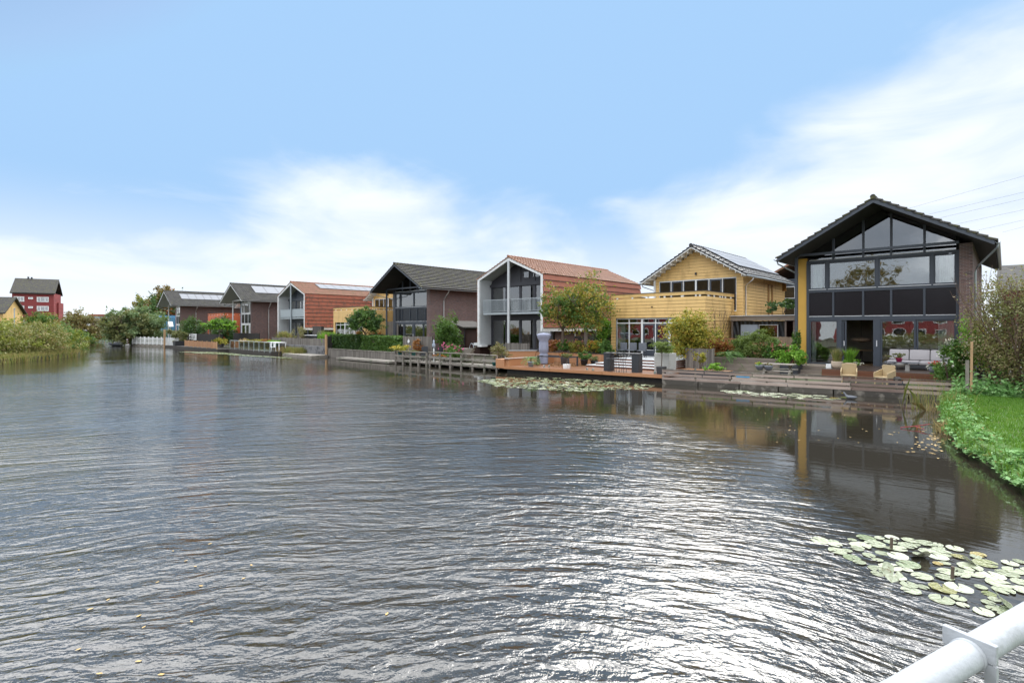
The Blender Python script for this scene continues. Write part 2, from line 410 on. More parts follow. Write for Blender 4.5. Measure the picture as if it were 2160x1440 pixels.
M['hang_red_m'] = tilemat('stained_hung_clay_tile', [(.28, .08, .042), (.34, .10, .052), (.26, .07, .038)], (.085, .035, .022), .49, .7, None, True)
def siding(name, c): return pbr(name, c, .55, .09, 1.2, dirt=tuple(v * k for v, k in zip(c, (.80, .78, .74))), ds=1.6, stretch=(1, 1, .45))
M['sid_y'] = siding('yellow_siding', (.65, .43, .165)); M['sid_ys'] = siding('ochre_siding', (.54, .32, .10))
M['sid_o'] = siding('orange_siding', (.52, .13, .05)); M['sid_b'] = siding('blue_siding', (.10, .28, .45)); M['sid_w'] = siding('grey_white_siding', (.42, .42, .40))
M['brownstrip'] = pbr('brown_strip', (.28, .14, .03), .6)
M['solar'] = pbr('solar_glass', (.10, .11, .13), .38, .1, spec=.6)
M['solar_f'] = pbr('solar_frame', (.03, .03, .035), .4)
M['soffit_d'] = wood('dark_soffit', (.02, .018, .017, 1), (.035, .03, .027, 1), 'y', .8, .18, 'x')
M['soffit_l'] = pbr('pale_soffit', (.40, .41, .39), .7, .05)
M['soffit_w'] = pbr('white_soffit', (.62, .60, .56), .7, .06)
M['deck_dark'] = wood('wet_dark_deck', (.05, .035, .028, 1), (.10, .07, .055, 1), 'x', .35, .14, 'y')
M['deck_red'] = wood('red_brown_deck', (.12, .04, .018, 1), (.20, .085, .045, 1), 'x', .4, .14, 'z', .8)
M['deck_b'] = wood('wet_terracotta_deck', (.20, .09, .05, 1), (.33, .18, .11, 1), 'y', .28, .145, 'x')
M['deck_edge'] = wood('orange_edge_board', (.34, .15, .06, 1), (.44, .21, .10, 1), 'x', .55, 0)
M['wood_pinkgray'] = wood('weathered_pinkish_board', (.09, .05, .038, 1), (.43, .34, .29, 1), 'x', .7, 0)
M['wood_gray'] = wood('grey_weathered_board', (.11, .095, .08, 1), (.29, .26, .225, 1), 'x', .85, 0, gray=(.11, .12, .08, 1))
M['wood_grayv'] = wood('grey_upright_board', (.075, .066, .058, 1), (.26, .235, .205, 1), 'z', .85, .12, 'x', .8)
M['wood_grayh'] = wood('grey_long_board', (.13, .105, .085, 1), (.29, .24, .20, 1), 'x', .85, .2, 'z', .5, gray=(.17, .16, .10, 1))
M['wood_black'] = wood('black_stained_board', (.010, .009, .008, 1), (.025, .021, .018, 1), 'z', .8, .12, 'x', .7)
M['wood_tan'] = wood('tan_board', (.32, .15, .07, 1), (.45, .24, .12, 1), 'z', .7, .14, 'x', .4)
M['wood_dk'] = wood('dark_board', (.03, .027, .024, 1), (.07, .06, .05, 1), 'z', .85, .12, 'x', .7)
M['wood_brown'] = wood('brown_shed_board', (.035, .014, .010, 1), (.06, .026, .02, 1), 'z', .7, .12, 'x', .6)
M['wood_new'] = wood('fresh_timber', (.34, .2, .10, 1), (.48, .31, .17, 1), 'z', .7, 0)
M['reedmat'] = wood('reed_screen', (.17, .12, .08, 1), (.36, .26, .18, 1), 'z', .9, .018, 'x', .6)
M['stone'] = pbr('grey_rough_stone', (.16, .16, .165), .9, .3, 5, .6, 14, dirt=(.03, .03, .035, 1), ds=1.1)
M['concrete'] = pbr('concrete', (.34, .33, .31), .85, .15, 4, .2, 30)
M['grass'] = leafmat('grass_blades', [(.05, .13, .014), (.08, .21, .02), (.13, .27, .035), (.18, .26, .06)], .6, .3)
M['bark'] = pbr('bark', (.10, .075, .055), .9, .35, 8, .8, 20, stretch=(1, 1, .3))
M['bark_g'] = pbr('grey_bark', (.17, .14, .12), .9, .3, 8, .8, 20, stretch=(1, 1, .3))
M['twig'] = pbr('reddish_twig', (.11, .07, .05), .85, .2, 5)
M['soil'] = pbr('dark_soil', (.035, .028, .02), .95, .3, 6, .5, 20)
M['black'] = pbr('black_metal', (.02, .02, .023), .45, .15)
M['dark'] = pbr('dark_grey_metal', (.035, .038, .045), .5, .1)
M['tarp'] = pbr('black_tarp', (.012, .014, .018), .32, .2, 2)
M['wicker'] = pbr('tan_wicker', (.42, .32, .18), .7, .2, 40, .6, 60)
M['cushion'] = pbr('grey_cushion', (.36, .34, .35), .9, .06, 3, .15, 80)
M['pot_beige'] = pbr('beige_pot', (.47, .38, .29), .7, .12, 6)
M['pot_grey'] = pbr('grey_pot', (.12, .13, .15), .65, .15, 6)
M['pot_dark'] = pbr('dark_pot', (.03, .03, .033), .6, .15, 6)
M['pot_blue'] = pbr('blue_grey_pot', (.30, .35, .42), .4, .1, 6)
M['pot_teal'] = pbr('teal_pot', (.03, .17, .16), .4, .1, 6)
M['pot_pink'] = pbr('magenta_pot', (.45, .02, .10), .4, .1, 6)
M['cover'] = pbr('blue_grey_cover', (.26, .28, .37), .75, .25, 7, .5, 12, stretch=(1, 1, .4))
M['blue_board'] = pbr('bright_blue_tape', (.04, .28, .55), .5)
def L(n, *c, **k):
    g = 1.22 if n.startswith('lf_') else 1
    M[n] = leafmat(n, [tuple(v * g for v in q) for q in c], **k)
L('lf_green', (.03, .07, .012), (.06, .13, .025), (.11, .19, .04))
L('lf_dark', (.015, .04, .012), (.032, .075, .02), (.06, .12, .035))
L('lf_bright', (.08, .19, .02), (.14, .30, .03), (.25, .40, .06))
L('lf_yellow', (.08, .12, .015), (.19, .20, .03), (.34, .29, .04), (.28, .14, .03))
L('lf_autumn', (.07, .10, .016), (.13, .16, .03), (.27, .22, .04), (.30, .13, .035))
L('lf_box', (.05, .08, .015), (.10, .15, .03), (.18, .23, .07))
L('lf_fern', (.03, .09, .02), (.08, .18, .04), (.16, .27, .08))
L('lf_willow', (.07, .12, .05), (.12, .18, .08), (.19, .23, .11))
L('lf_olive', (.07, .085, .035), (.13, .14, .05), (.19, .18, .08))
L('lf_wild', (.06, .085, .02), (.12, .14, .035), (.19, .18, .06), (.22, .16, .08))
L('lf_wild2', (.10, .12, .02), (.17, .20, .03), (.26, .26, .05))
L('lf_brown', (.07, .06, .018), (.13, .10, .03), (.19, .13, .045), (.12, .13, .04))
L('lf_rust', (.10, .035, .015), (.22, .07, .02), (.30, .13, .04), (.12, .12, .03))
L('lf_bush', (.12, .10, .045), (.19, .14, .075), (.14, .16, .05), (.23, .17, .09))
L('lf_nettle', (.08, .19, .05), (.16, .32, .10), (.27, .42, .19))
L('lf_reed', (.10, .13, .03), (.17, .19, .05), (.27, .22, .09), (.20, .13, .06))
L('lf_straw', (.22, .17, .08), (.36, .27, .13), (.44, .33, .17))
L('fl_hyd', (.30, .09, .07), (.45, .18, .14), (.36, .22, .10)); L('fl_pink', (.50, .06, .20), (.7, .18, .36)); L('fl_red', (.55, .05, .03), (.7, .15, .10)); L('fl_white', (.62, .6, .5), (.75, .74, .66))
L('fl_orange', (.5, .15, .03), (.6, .25, .06)); L('fl_yel', (.5, .36, .03), (.62, .48, .08))
L('dead', (.16, .07, .03), (.27, .12, .05), (.36, .2, .08))
# ================================================================ water
def water_mat():
    m, T, b = new_mat('canal_water')
    P = T.add('ShaderNodeTexCoord').outputs['Object']; x, y, z = T.sep(P)
    qx, qy = T.m('SUBTRACT', x, 1.5), T.m('ADD', y, 3.5)
    r = T.vm('LENGTH', T.comb(qx, qy, 0), (0, 0, 0), 1)
    th = T.m('ARCTAN2', qx, qy)
    wob = T.noise(P, .35, 2); wob2 = T.noise(P, .07, 2)
    rr = T.m('ADD', r, T.m('ADD', T.m('MULTIPLY', wob, .7), T.m('MULTIPLY', wob2, 3.0)))
    def tr(k, q, z, det, dist): return T.noise(T.comb(T.m('MULTIPLY', rr, k), T.m('MULTIPLY', th, q), z), 1.0, det, .55, dist=dist)
    a = tr(2.0, 5.0, 0, 2, .25)
    a = T.m('SUBTRACT', 1, T.m('ABSOLUTE', T.m('MULTIPLY_ADD', a, 2, -1)))        # sharp crests
    b2 = tr(4.4, 14, 3, 3, .3)
    b2 = T.m('SUBTRACT', 1, T.m('ABSOLUTE', T.m('MULTIPLY_ADD', b2, 2, -1)))
    c = T.m('ADD', T.noise(P, 6, 4, .6, dist=.4), T.m('MULTIPLY', T.noise(P, 20, 3, .6), .16))
    big = tr(.6, 2.5, 9, 1, 0)
    d1 = T.m('SUBTRACT', y, T.m('ADD', 13.4, T.m('MULTIPLY', T.m('MAXIMUM', T.m('SUBTRACT', -9.0, x), 0), .16)))
    d2 = T.m('ADD', T.m('MULTIPLY', T.m('ADD', x, 6.1), .77), T.m('MULTIPLY', T.m('SUBTRACT', y, 12.9), .645))
    dd = T.m('ADD', T.m('MAXIMUM', d1, d2), T.m('MULTIPLY', T.m('SUBTRACT', T.noise(P, .45, 3), .5), 3.0))
    calm = T.m('MULTIPLY', T.ss(dd, -1.2, 1.8), T.ss(x, -60, -30))
    gust = T.ss(T.noise(P, .16, 3), .3, .7)
    amp = T.m('MULTIPLY', T.m('MULTIPLY_ADD', calm, -.96, 1), T.m('MULTIPLY_ADD', gust, .8, .45))
    amp = T.m('MULTIPLY', amp, T.m('MULTIPLY_ADD', T.ss(r, 8, 60), -.86, 1))
    h = T.m('ADD', T.m('ADD', T.m('MULTIPLY', a, .31), T.m('MULTIPLY', big, .5)), T.m('ADD', T.m('MULTIPLY', b2, .20), T.m('MULTIPLY', c, .15)))
    bn = T.add('ShaderNodeBump'); bn.inputs['Strength'].default_value = 1; T.put(bn.inputs['Distance'], T.m('MULTIPLY', amp, .145)); T.lk(h, bn.inputs['Height'])
    T.lk(bn.outputs[0], b.inputs['Normal'])
    b.inputs['Base Color'].default_value = (.024, .021, .015, 1); b.inputs['Roughness'].default_value = .03
    b.inputs['IOR'].default_value = 1.75
    return m
M['water'] = water_mat()
kind(MB().quad((-420, -60, 0), (60, -60, 0), (60, 120, 0), (-420, 120, 0)).build('water', M['water']), 'structure')
# ================================================================ land
def land(name, edge, back, z, mat, skirt=.9, dip=None):
    # edge: shoreline points; back: closing points. top sheet + a bank face down into the water
    mb = MB(); poly = [(x, y, z) for x, y in edge + back]
    mb.raw(poly, [tuple(range(len(poly)))])
    for (x0, y0), (x1, y1) in zip(edge[:-1], edge[1:]): mb.quad((x0, y0, z), (x1, y1, z), (x1, y1, z - skirt), (x0, y0, z - skirt))
    return kind(mb.build(name, mat), 'structure')
gm = pbr('garden_ground', (.055, .05, .03), .95, .3, 3, .4, 10, dirt=(.05, .08, .02), ds=.5)
gl = pbr('lawn_ground', (.055, .12, .018), .9, .3, 5, .3, 30, dirt=(.09, .08, .04), ds=1.5)
land('garden_ground', [(-400, 42), (-180, 31), (-150, 26), (-110, 20.5), (-100, 20.2), (-80, 21.3), (-63, 22.3), (-52, 23.6), (-45, 24.2), (-27, 24.6), (-21.7, 24.8), (-12, 25.2), (-1.9, 26.0), (-1.6, 25.2)], [(30, 40), (60, 300), (-400, 300)], .33, gm)
land('grass_bank', [(-1.6, 25.2), (-1.35, 23), (-1.3, 21.6), (-1.0, 18.2), (-.6, 14.9), (-.1, 13.4), (.3, 12.0), (.9, 9), (1.7, 5), (2.6, 1.0), (2.95, -7.9)], [(30, -7.9), (30, 40)], .34, gl)
land('far_bank', [(-400, 90), (-230, 45), (-182, 24), (-140, 20), (-100, 14.5), (-84, 11.6), (-72, 10.0), (-64, 8.4), (-59, 5.6), (-54, 2.6), (-60, -6), (-80, -20)][::-1], [(-420, 90), (-420, -20)], .32, gm)
kind(MB().quad((-225, 29, .36), (-186, 33.2, .36), (-166, 29.9, .36), (-170, 60, .5), (-240, 60, .5)).build('far_lawn', gl), 'structure')
land('south_bank', [(-70, -10), (-20, -9.5), (2.9, -8)], [(30, -8), (30, -60), (-80, -60)], .3, gm)
# ================================================================ building blocks
def tile_roof(name, mat, parent, x0, z0, x1, z1, y0, y1, row=.34, roll=.30, step=.065, amp=.042, endlip=.07):
    # sheet from the ridge (x0,z0) down to the eave (x1,z1) between y0 and y1, with stepped rows and rolls
    S = math.hypot(x1 - x0, z1 - z0); nr = max(2, round(S / row)); ny = max(4, round((y1 - y0) / roll)) * 4
    dx_, dz_ = (x1 - x0) / S, (z1 - z0) / S; nx_, nz_ = -dz_, dx_
    if nz_ < 0: nx_, nz_ = -nx_, -nz_
    ys = np.linspace(y0, y1, ny + 1); prof = np.abs(np.sin(np.arange(ny + 1) * math.pi / 4)) * amp
    vs = []; fs = []; rows = []
    for i in range(nr):
        rows.append((i * S / nr, .0)); rows.append(((i + 1) * S / nr + .015, step))
    for t, h in rows:
        jit = rng.uniform(-.004, .004, ny + 1)
        for k in range(ny + 1):
            hh = h + prof[k] + jit[k]
            vs.append((x0 + dx_ * t + nx_ * hh, ys[k], z0 + dz_ * t + nz_ * hh))
    W = ny + 1
    for r_ in range(len(rows) - 1):
        for k in range(ny): fs.append((r_ * W + k, r_ * W + k + 1, (r_ + 1) * W + k + 1, (r_ + 1) * W + k))
    # closed gable edges and eave edge
    mb = MB(); mb.v = vs; mb.f = fs
    for k in (0, ny):
        b0 = len(mb.v)
        for r_, (t, h) in enumerate(rows):
            v = vs[r_ * W + k]; mb.v.append((v[0] - nx_ * endlip, v[1], v[2] - nz_ * endlip))
        for r_ in range(len(rows) - 1): mb.f.append((r_ * W + k, (r_ + 1) * W + k, b0 + r_ + 1, b0 + r_))
    b0 = len(mb.v); r_ = len(rows) - 1
    for k in range(W):
        v = vs[r_ * W + k]; mb.v.append((v[0] - nx_ * .05, v[1], v[2] - nz_ * .05))
    for k in range(ny): mb.f.append((r_ * W + k, r_ * W + k + 1, b0 + k + 1, b0 + k))
    return mb.build(name, mat, parent)
def ridge_tiles(mat, parent, x, z, y0, y1, r=.11):
    mb = MB(); n = max(3, int((y1 - y0) / .38)); d = (y1 - y0) / n
    for i in range(n):
        a = y0 + i * d; mb.tube([(x, a, z), (x, a + d * 1.04, z - .012)], r * 1.04, 10, r * .9)
    return mb.build('ridge_tiles', mat, parent, smooth=False)
def lap(name, mat, parent, axis, a0, a1, z0, z1, pos, out, board=.17, proud=.03, holes=(), lim=None):
    mb = MB(); n = max(1, round((z1 - z0) / board)); bh = (z1 - z0) / n
    for i in range(n):
        za, zb = z0 + i * bh, z0 + (i + 1) * bh; zm = (za + zb) / 2
        lo, hi = a0, a1
        if lim: lo, hi = lim(zm)
        if hi - lo < .02: continue
        segs = [(lo, hi)]
        for (h0, h1, g0, g1) in holes:
            if g0 < zm < g1:
                ns = []
                for s0, s1 in segs:
                    if h1 <= s0 or h0 >= s1: ns.append((s0, s1))
                    else:
                        if h0 > s0: ns.append((s0, h0))
                        if h1 < s1: ns.append((h1, s1))
                segs = ns
        for s0, s1 in segs:
            p = proud * out * random.uniform(.9, 1.1)
            g_ = .012 if board < .3 else .05; prof = [(0, za + g_), (p, za + g_), (p * .35, zb), (0, zb)]
            def P(a, q): return (a, pos + q[0], q[1]) if axis == 'x' else (pos + q[0], a, q[1])
            vs = [P(s0, q) for q in prof] + [P(s1, q) for q in prof]
            mb.raw(vs, [(0, 1, 2, 3), (7, 6, 5, 4), (0, 4, 5, 1), (1, 5, 6, 2), (2, 6, 7, 3)])
    return mb.build(name, mat, parent)
def ring(x0, x1, z0, z1, y, fw, d=.07):
    mb = MB(); mb.box(x0, x0 + fw, y, y + d, z0, z1); mb.box(x1 - fw, x1, y, y + d, z0, z1)
    mb.box(x0 + fw, x1 - fw, y, y + d, z0, z0 + fw); mb.box(x0 + fw, x1 - fw, y, y + d, z1 - fw, z1); return mb
def window(parent, x0, x1, z0, z1, y, fw=.06, fm='frame', gm='glass', name='window', sill=None, inset=.03):
    f = ring(x0, x1, z0, z1, y, fw).build(name, M[fm], parent)
    B(x0 + fw, x1 - fw, y + inset, y + inset + .012, z0 + fw, z1 - fw).build('pane', M[gm], f)
    if sill: B(x0 - .01, x1 + .01, y - .05, y + .0, z0 - .035, z0 - .004).build('sill', M[sill], f)
    return f
def curtain(parent, x0, x1, y, z0, z1, mat='curtain', waves=7, amp=.05, t0=0, t1=0):
    mb = MB(); n = waves * 4; vs = []
    for zz, s in ((z0, 1), (z1, 0)):
        for i in range(n + 1):
            u = i / n; a0, a1 = x0 + t0 * s, x1 + t1 * s
            vs.append((a0 + (a1 - a0) * u, y + amp * math.sin(u * waves * 2 * math.pi) + .012 * math.sin(u * 31), zz))
    fs = [(i, i + 1, n + 2 + i, n + 1 + i) for i in range(n)]
    return mb.raw(vs, fs).build('curtain', M[mat], parent, smooth=True)
def solar_panels(parent, xr, zr, xe, ze, y0, y1, n, t0, t1, rows=1, lift=.13):
    # modules lying on the right roof slope between slope fractions t0..t1
    ux, uz = xe - xr, ze - zr; S = math.hypot(ux, uz); nx_, nz_ = -uz / S, ux / S
    if nz_ < 0: nx_, nz_ = -nx_, -nz_
    for r_ in range(rows):
        for i in range(n):
            a, b = y0 + (y1 - y0) * i / n + .012, y0 + (y1 - y0) * (i + 1) / n - .012
            s0, s1 = t0 + (t1 - t0) * r_ / rows + .003, t0 + (t1 - t0) * (r_ + 1) / rows - .003
            def Q(t, yy, h): return (xr + ux * t + nx_ * h, yy, zr + uz * t + nz_ * h)
            vs = [Q(s0, a, lift - .04), Q(s1, a, lift - .04), Q(s1, b, lift - .04), Q(s0, b, lift - .04), Q(s0, a, lift), Q(s1, a, lift), Q(s1, b, lift), Q(s0, b, lift)]
            p = MB().raw(vs, [(0, 3, 2, 1), (4, 5, 6, 7), (0, 1, 5, 4), (1, 2, 6, 5), (2, 3, 7, 6), (3, 0, 4, 7)]).build('solar_panel', M['solar_f'], parent)
            e = .03 / S; g = .03
            MB().quad(Q(s0 + e, a + g, lift + .003), Q(s1 - e, a + g, lift + .003), Q(s1 - e, b - g, lift + .003), Q(s0 + e, b - g, lift + .003)).build('cell_sheet', M['solar'], p)
# ---------------------------------------------------------------- brick house with a glazed gable
def brick_house(label, ox, oy, Ln=12, brickm='brick', fr='frame', accent='yellow', tile='tile_dark', soffit='soffit_d', panel='panel', sills='sill',
                solar=None, pipe_y=None, post='frame', bars='frame', band='panel', curt='curtain', W=7.04, glaz=.7, front=1.5, ridge=8.62, open_door=True, tall=False):
    t = thing('brick_house', label, 'house', (ox, oy, 0))
    rx = -3.42 * W / 7.04; eL, eR = -7.54 * W / 7.04, .72; ze = 6.2; k = W / 7.04
    sl = (ridge - ze) / (eR - rx)
    def zr(x): return ridge - abs(x - rx) * sl - .1       # underside of the slab
    # walls
    mb = B(-.46, 0, 0, glaz + .1, .3, 6.42); mb.box(-.3, 0, glaz + .1, Ln, .3, 6.42)
    mb.prism([(-6.95 * k, .3), (0, .3), (0, 6.35), (rx, ridge - .2), (-6.95 * k, 6.3)], 'y', Ln - .3, Ln)
    mb.build('brick_wall', M[brickm], t)
    B(-6.98 * k, -6.68 * k, glaz + .12, Ln, .3, 6.4).build('side_wall', M[brickm], t)
    B(-7.14 * k, -6.72 * k, glaz, glaz + .12, .62, 6.38).build('accent_panel', M[accent], t, bevel=.006)
    B(-6.68 * k, -.3, glaz + .1, Ln - .3, .55, .765).build('ground_floor', M['floor_in'], t)
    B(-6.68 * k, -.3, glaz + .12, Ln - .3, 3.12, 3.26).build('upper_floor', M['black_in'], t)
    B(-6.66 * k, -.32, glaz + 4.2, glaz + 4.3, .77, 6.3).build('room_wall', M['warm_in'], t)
    B(-7.0 * k, -.46, glaz - .02, glaz + .3, .3, .62).build('plinth', M['concrete'], t)
    # front screen
    xs = [v * k for v in (-6.70, -5.48, -4.17, -3.02, -1.74, -.5)]
    f = MB()
    for z0, z1 in ((.62, .78), (3.06, 3.24), (4.52, 4.68), (6.10, 6.22)): f.box(-6.72 * k, -.46, glaz - .04, glaz + .07, z0, z1)
    f.box(-6.73 * k, -6.6 * k, glaz - .05, glaz + .08, .78, 6.10); f.box(-.6, -.46, glaz - .05, glaz + .08, .78, 6.10)
    for i in (1, 2, 3, 4):
        f.box(xs[i] - .045, xs[i] + .045, glaz - .05, glaz + .07, 3.24, 4.52)
        f.box(xs[i] - .045, xs[i] + .045, glaz - .05, glaz + .07, 6.22, zr(xs[i]) - .02)
    for a in (-5.76, -3.585, -1.45): f.box(a * k - .05, a * k + .05, glaz - .05, glaz + .07, 4.68, 6.10)
    f.build('window_frame', M[fr], t)
    for i in range(5):
        a, b_ = xs[i] + (.05 if i else .1), xs[i + 1] - (.05 if i < 4 else .1)
        if tall and band == 'glass':
            window(t, a, b_, 3.27, 4.50, glaz - .01, .05, fr, 'glassd')
        else:
            p = B(a, b_, glaz, glaz + .03, 3.27, 4.50).build('infill_panel', M[panel], t)
            B(a, b_, glaz - .05, glaz - .006, 3.255, 3.285).build('sill', M[sills], p)
        za, zb = zr(a) - .03, zr(b_) - .03
        if i == 2: poly = [(a, 6.26), (b_, 6.26), (b_, zb), (rx, ridge - .16), (a, za)] if a < rx < b_ else [(a, 6.26), (b_, 6.26), (b_, zb), (a, za)]
        else:
            poly = [(a, 6.26), (b_, 6.26), (b_, zb), (a, za)]
            if a < rx < b_: poly.insert(3, (rx, ridge - .16))
        g = MB().prism(poly, 'y', glaz + .02, glaz + .035).build('gable_pane', M['glassd'], t)
        B(a, b_, glaz - .06, glaz - .02, 6.225, 6.255).build('sill', M[sills], g)
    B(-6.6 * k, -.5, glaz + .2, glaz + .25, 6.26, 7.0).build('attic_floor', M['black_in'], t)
    for a, b_ in ((-6.60, -5.81), (-5.71, -3.635), (-3.535, -1.50), (-1.40, -.6)):
        window(t, a * k, b_ * k, 4.70, 6.08, glaz - .01, .06, fr, 'glass', sill=sills)
    # ground floor: fixed light, open door, two sliding lights
    window(t, -6.60 * k, -5.27 * k, .78, 3.06, glaz - .01, .07, fr, 'glass')
    B(-5.27 * k, -5.10 * k, glaz - .05, glaz + .08, .78, 3.06).build('door_post', M[fr], t); f2 = B(-3.75 * k, -3.46 * k, glaz - .05, glaz + .08, .78, 3.06).build('door_post', M[fr], t)
    MB().bar((-3.6 * k, glaz - .075, 1.75), (-3.6 * k, glaz - .075, 2.05), .035, .03, (0, 1, 0)).build('handle', M['sill'], f2)
    if open_door:
        d = ring(-5.10 * k, -4.9 * k, .80, 3.04, glaz + .02, .08).build('sliding_door', M[fr], t)
        MB().bar((-5.0 * k, glaz - .01, 1.75), (-5.0 * k, glaz - .01, 2.0), .035, .03, (0, 1, 0)).build('handle', M['sill'], d)
    else: window(t, -5.10 * k, -3.75 * k, .78, 3.06, glaz - .01, .09, fr, 'glass', 'sliding_door')
    window(t, -3.46 * k, -2.06 * k, .78, 3.06, glaz - .02, .08, fr, 'glass', 'sliding_door')
    window(t, -2.04 * k, -.6, .78, 3.06, glaz, .07, fr, 'glass')
    curtain(t, -6.52 * k, -6.3 * k, glaz + .13, .8, 3.0, curt, 3); curtain(t, -1.25 * k, -.66, glaz + .13, .8, 3.0, curt, 5)
    curtain(t, -6.45 * k, -6.0 * k, glaz + .13, 4.75, 6.05, curt, 4); curtain(t, -1.2 * k, -.7, glaz + .13, 4.75, 6.05, curt, 4)
    # post and beam standing in front of the screen
    B(-7.12 * k, -6.99 * k, -.02, .11, .3, 6.42).build('post', M[post], t, bevel=.004)
    B(-7.14 * k, -.46, -.06, .06, 6.42, 6.54).build('beam', M[bars], t, bevel=.004)
    # roof
    sl_mb = MB(); th = .16
    sl_mb.prism([(eL, ze - .1), (rx, ridge - .1), (eR, ze - .1), (eR, ze + .04), (rx, ridge + .02), (eL, ze + .04)], 'y', -front, Ln + .5)
    roof = sl_mb.build('roof', M[soffit], t)
    bb = MB()
    for xa, xb in ((eL, rx), (eR, rx)):
        bb.prism([(xa, ze - .13), (xb, ridge - .17), (xb, ridge + .01), (xa, ze + .03)], 'y', -front - .05, -front + .03)
    bb.build('bargeboard', M[bars], roof)
    tile_roof('roof_tiles', M[tile], roof, rx, ridge + .05, eR + .05, ze + .04, -front - .08, Ln + .55)
    tile_roof('roof_tiles', M[tile], roof, rx, ridge + .05, eL - .05, ze + .04, -front - .08, Ln + .55)
    ridge_tiles(M[tile], roof, rx, ridge + .10, -front - .1, Ln + .55)
    for e, s in ((eR, 1), (eL, -1)):
        g = MB(); x = e + .1 * s
        pts = [(x + .075 * math.cos(a), ze - .01 + .075 * math.sin(a)) for a in [math.pi + i * math.pi / 6 for i in range(7)]]
        pts += [(x + .065 * math.cos(a), ze - .01 + .065 * math.sin(a)) for a in [2 * math.pi - i * math.pi / 6 for i in range(7)]]
        g.prism(pts, 'y', -front - .05, Ln + .5).build('gutter', M['galv'], roof)
    py = -front + .25 if pipe_y is None else pipe_y
    MB().tube([(eR + .1, py, ze - .08), (eR + .08, py, ze - .22), (.12, py + (1.6 if pipe_y is None else .0), 5.35), (.07, py + (1.7 if pipe_y is None else 0), 5.15), (.07, py + (1.7 if pipe_y is None else 0), .35)], .042, 10).build('downpipe', M['galv' if pipe_y is None else 'white'], t, smooth=True)
    MB().tube([(eL - .1, -front + .3, ze - .08), (eL - .06, -front + .3, ze - .22), (-7.08 * k, 1.0, 5.5), (-7.08 * k, 1.05, 5.2)], .038, 8).build('downpipe', M['galv'], t, smooth=True)
    if solar: solar_panels(roof, rx, ridge + .05, eR, ze + .04, *solar)
    return t
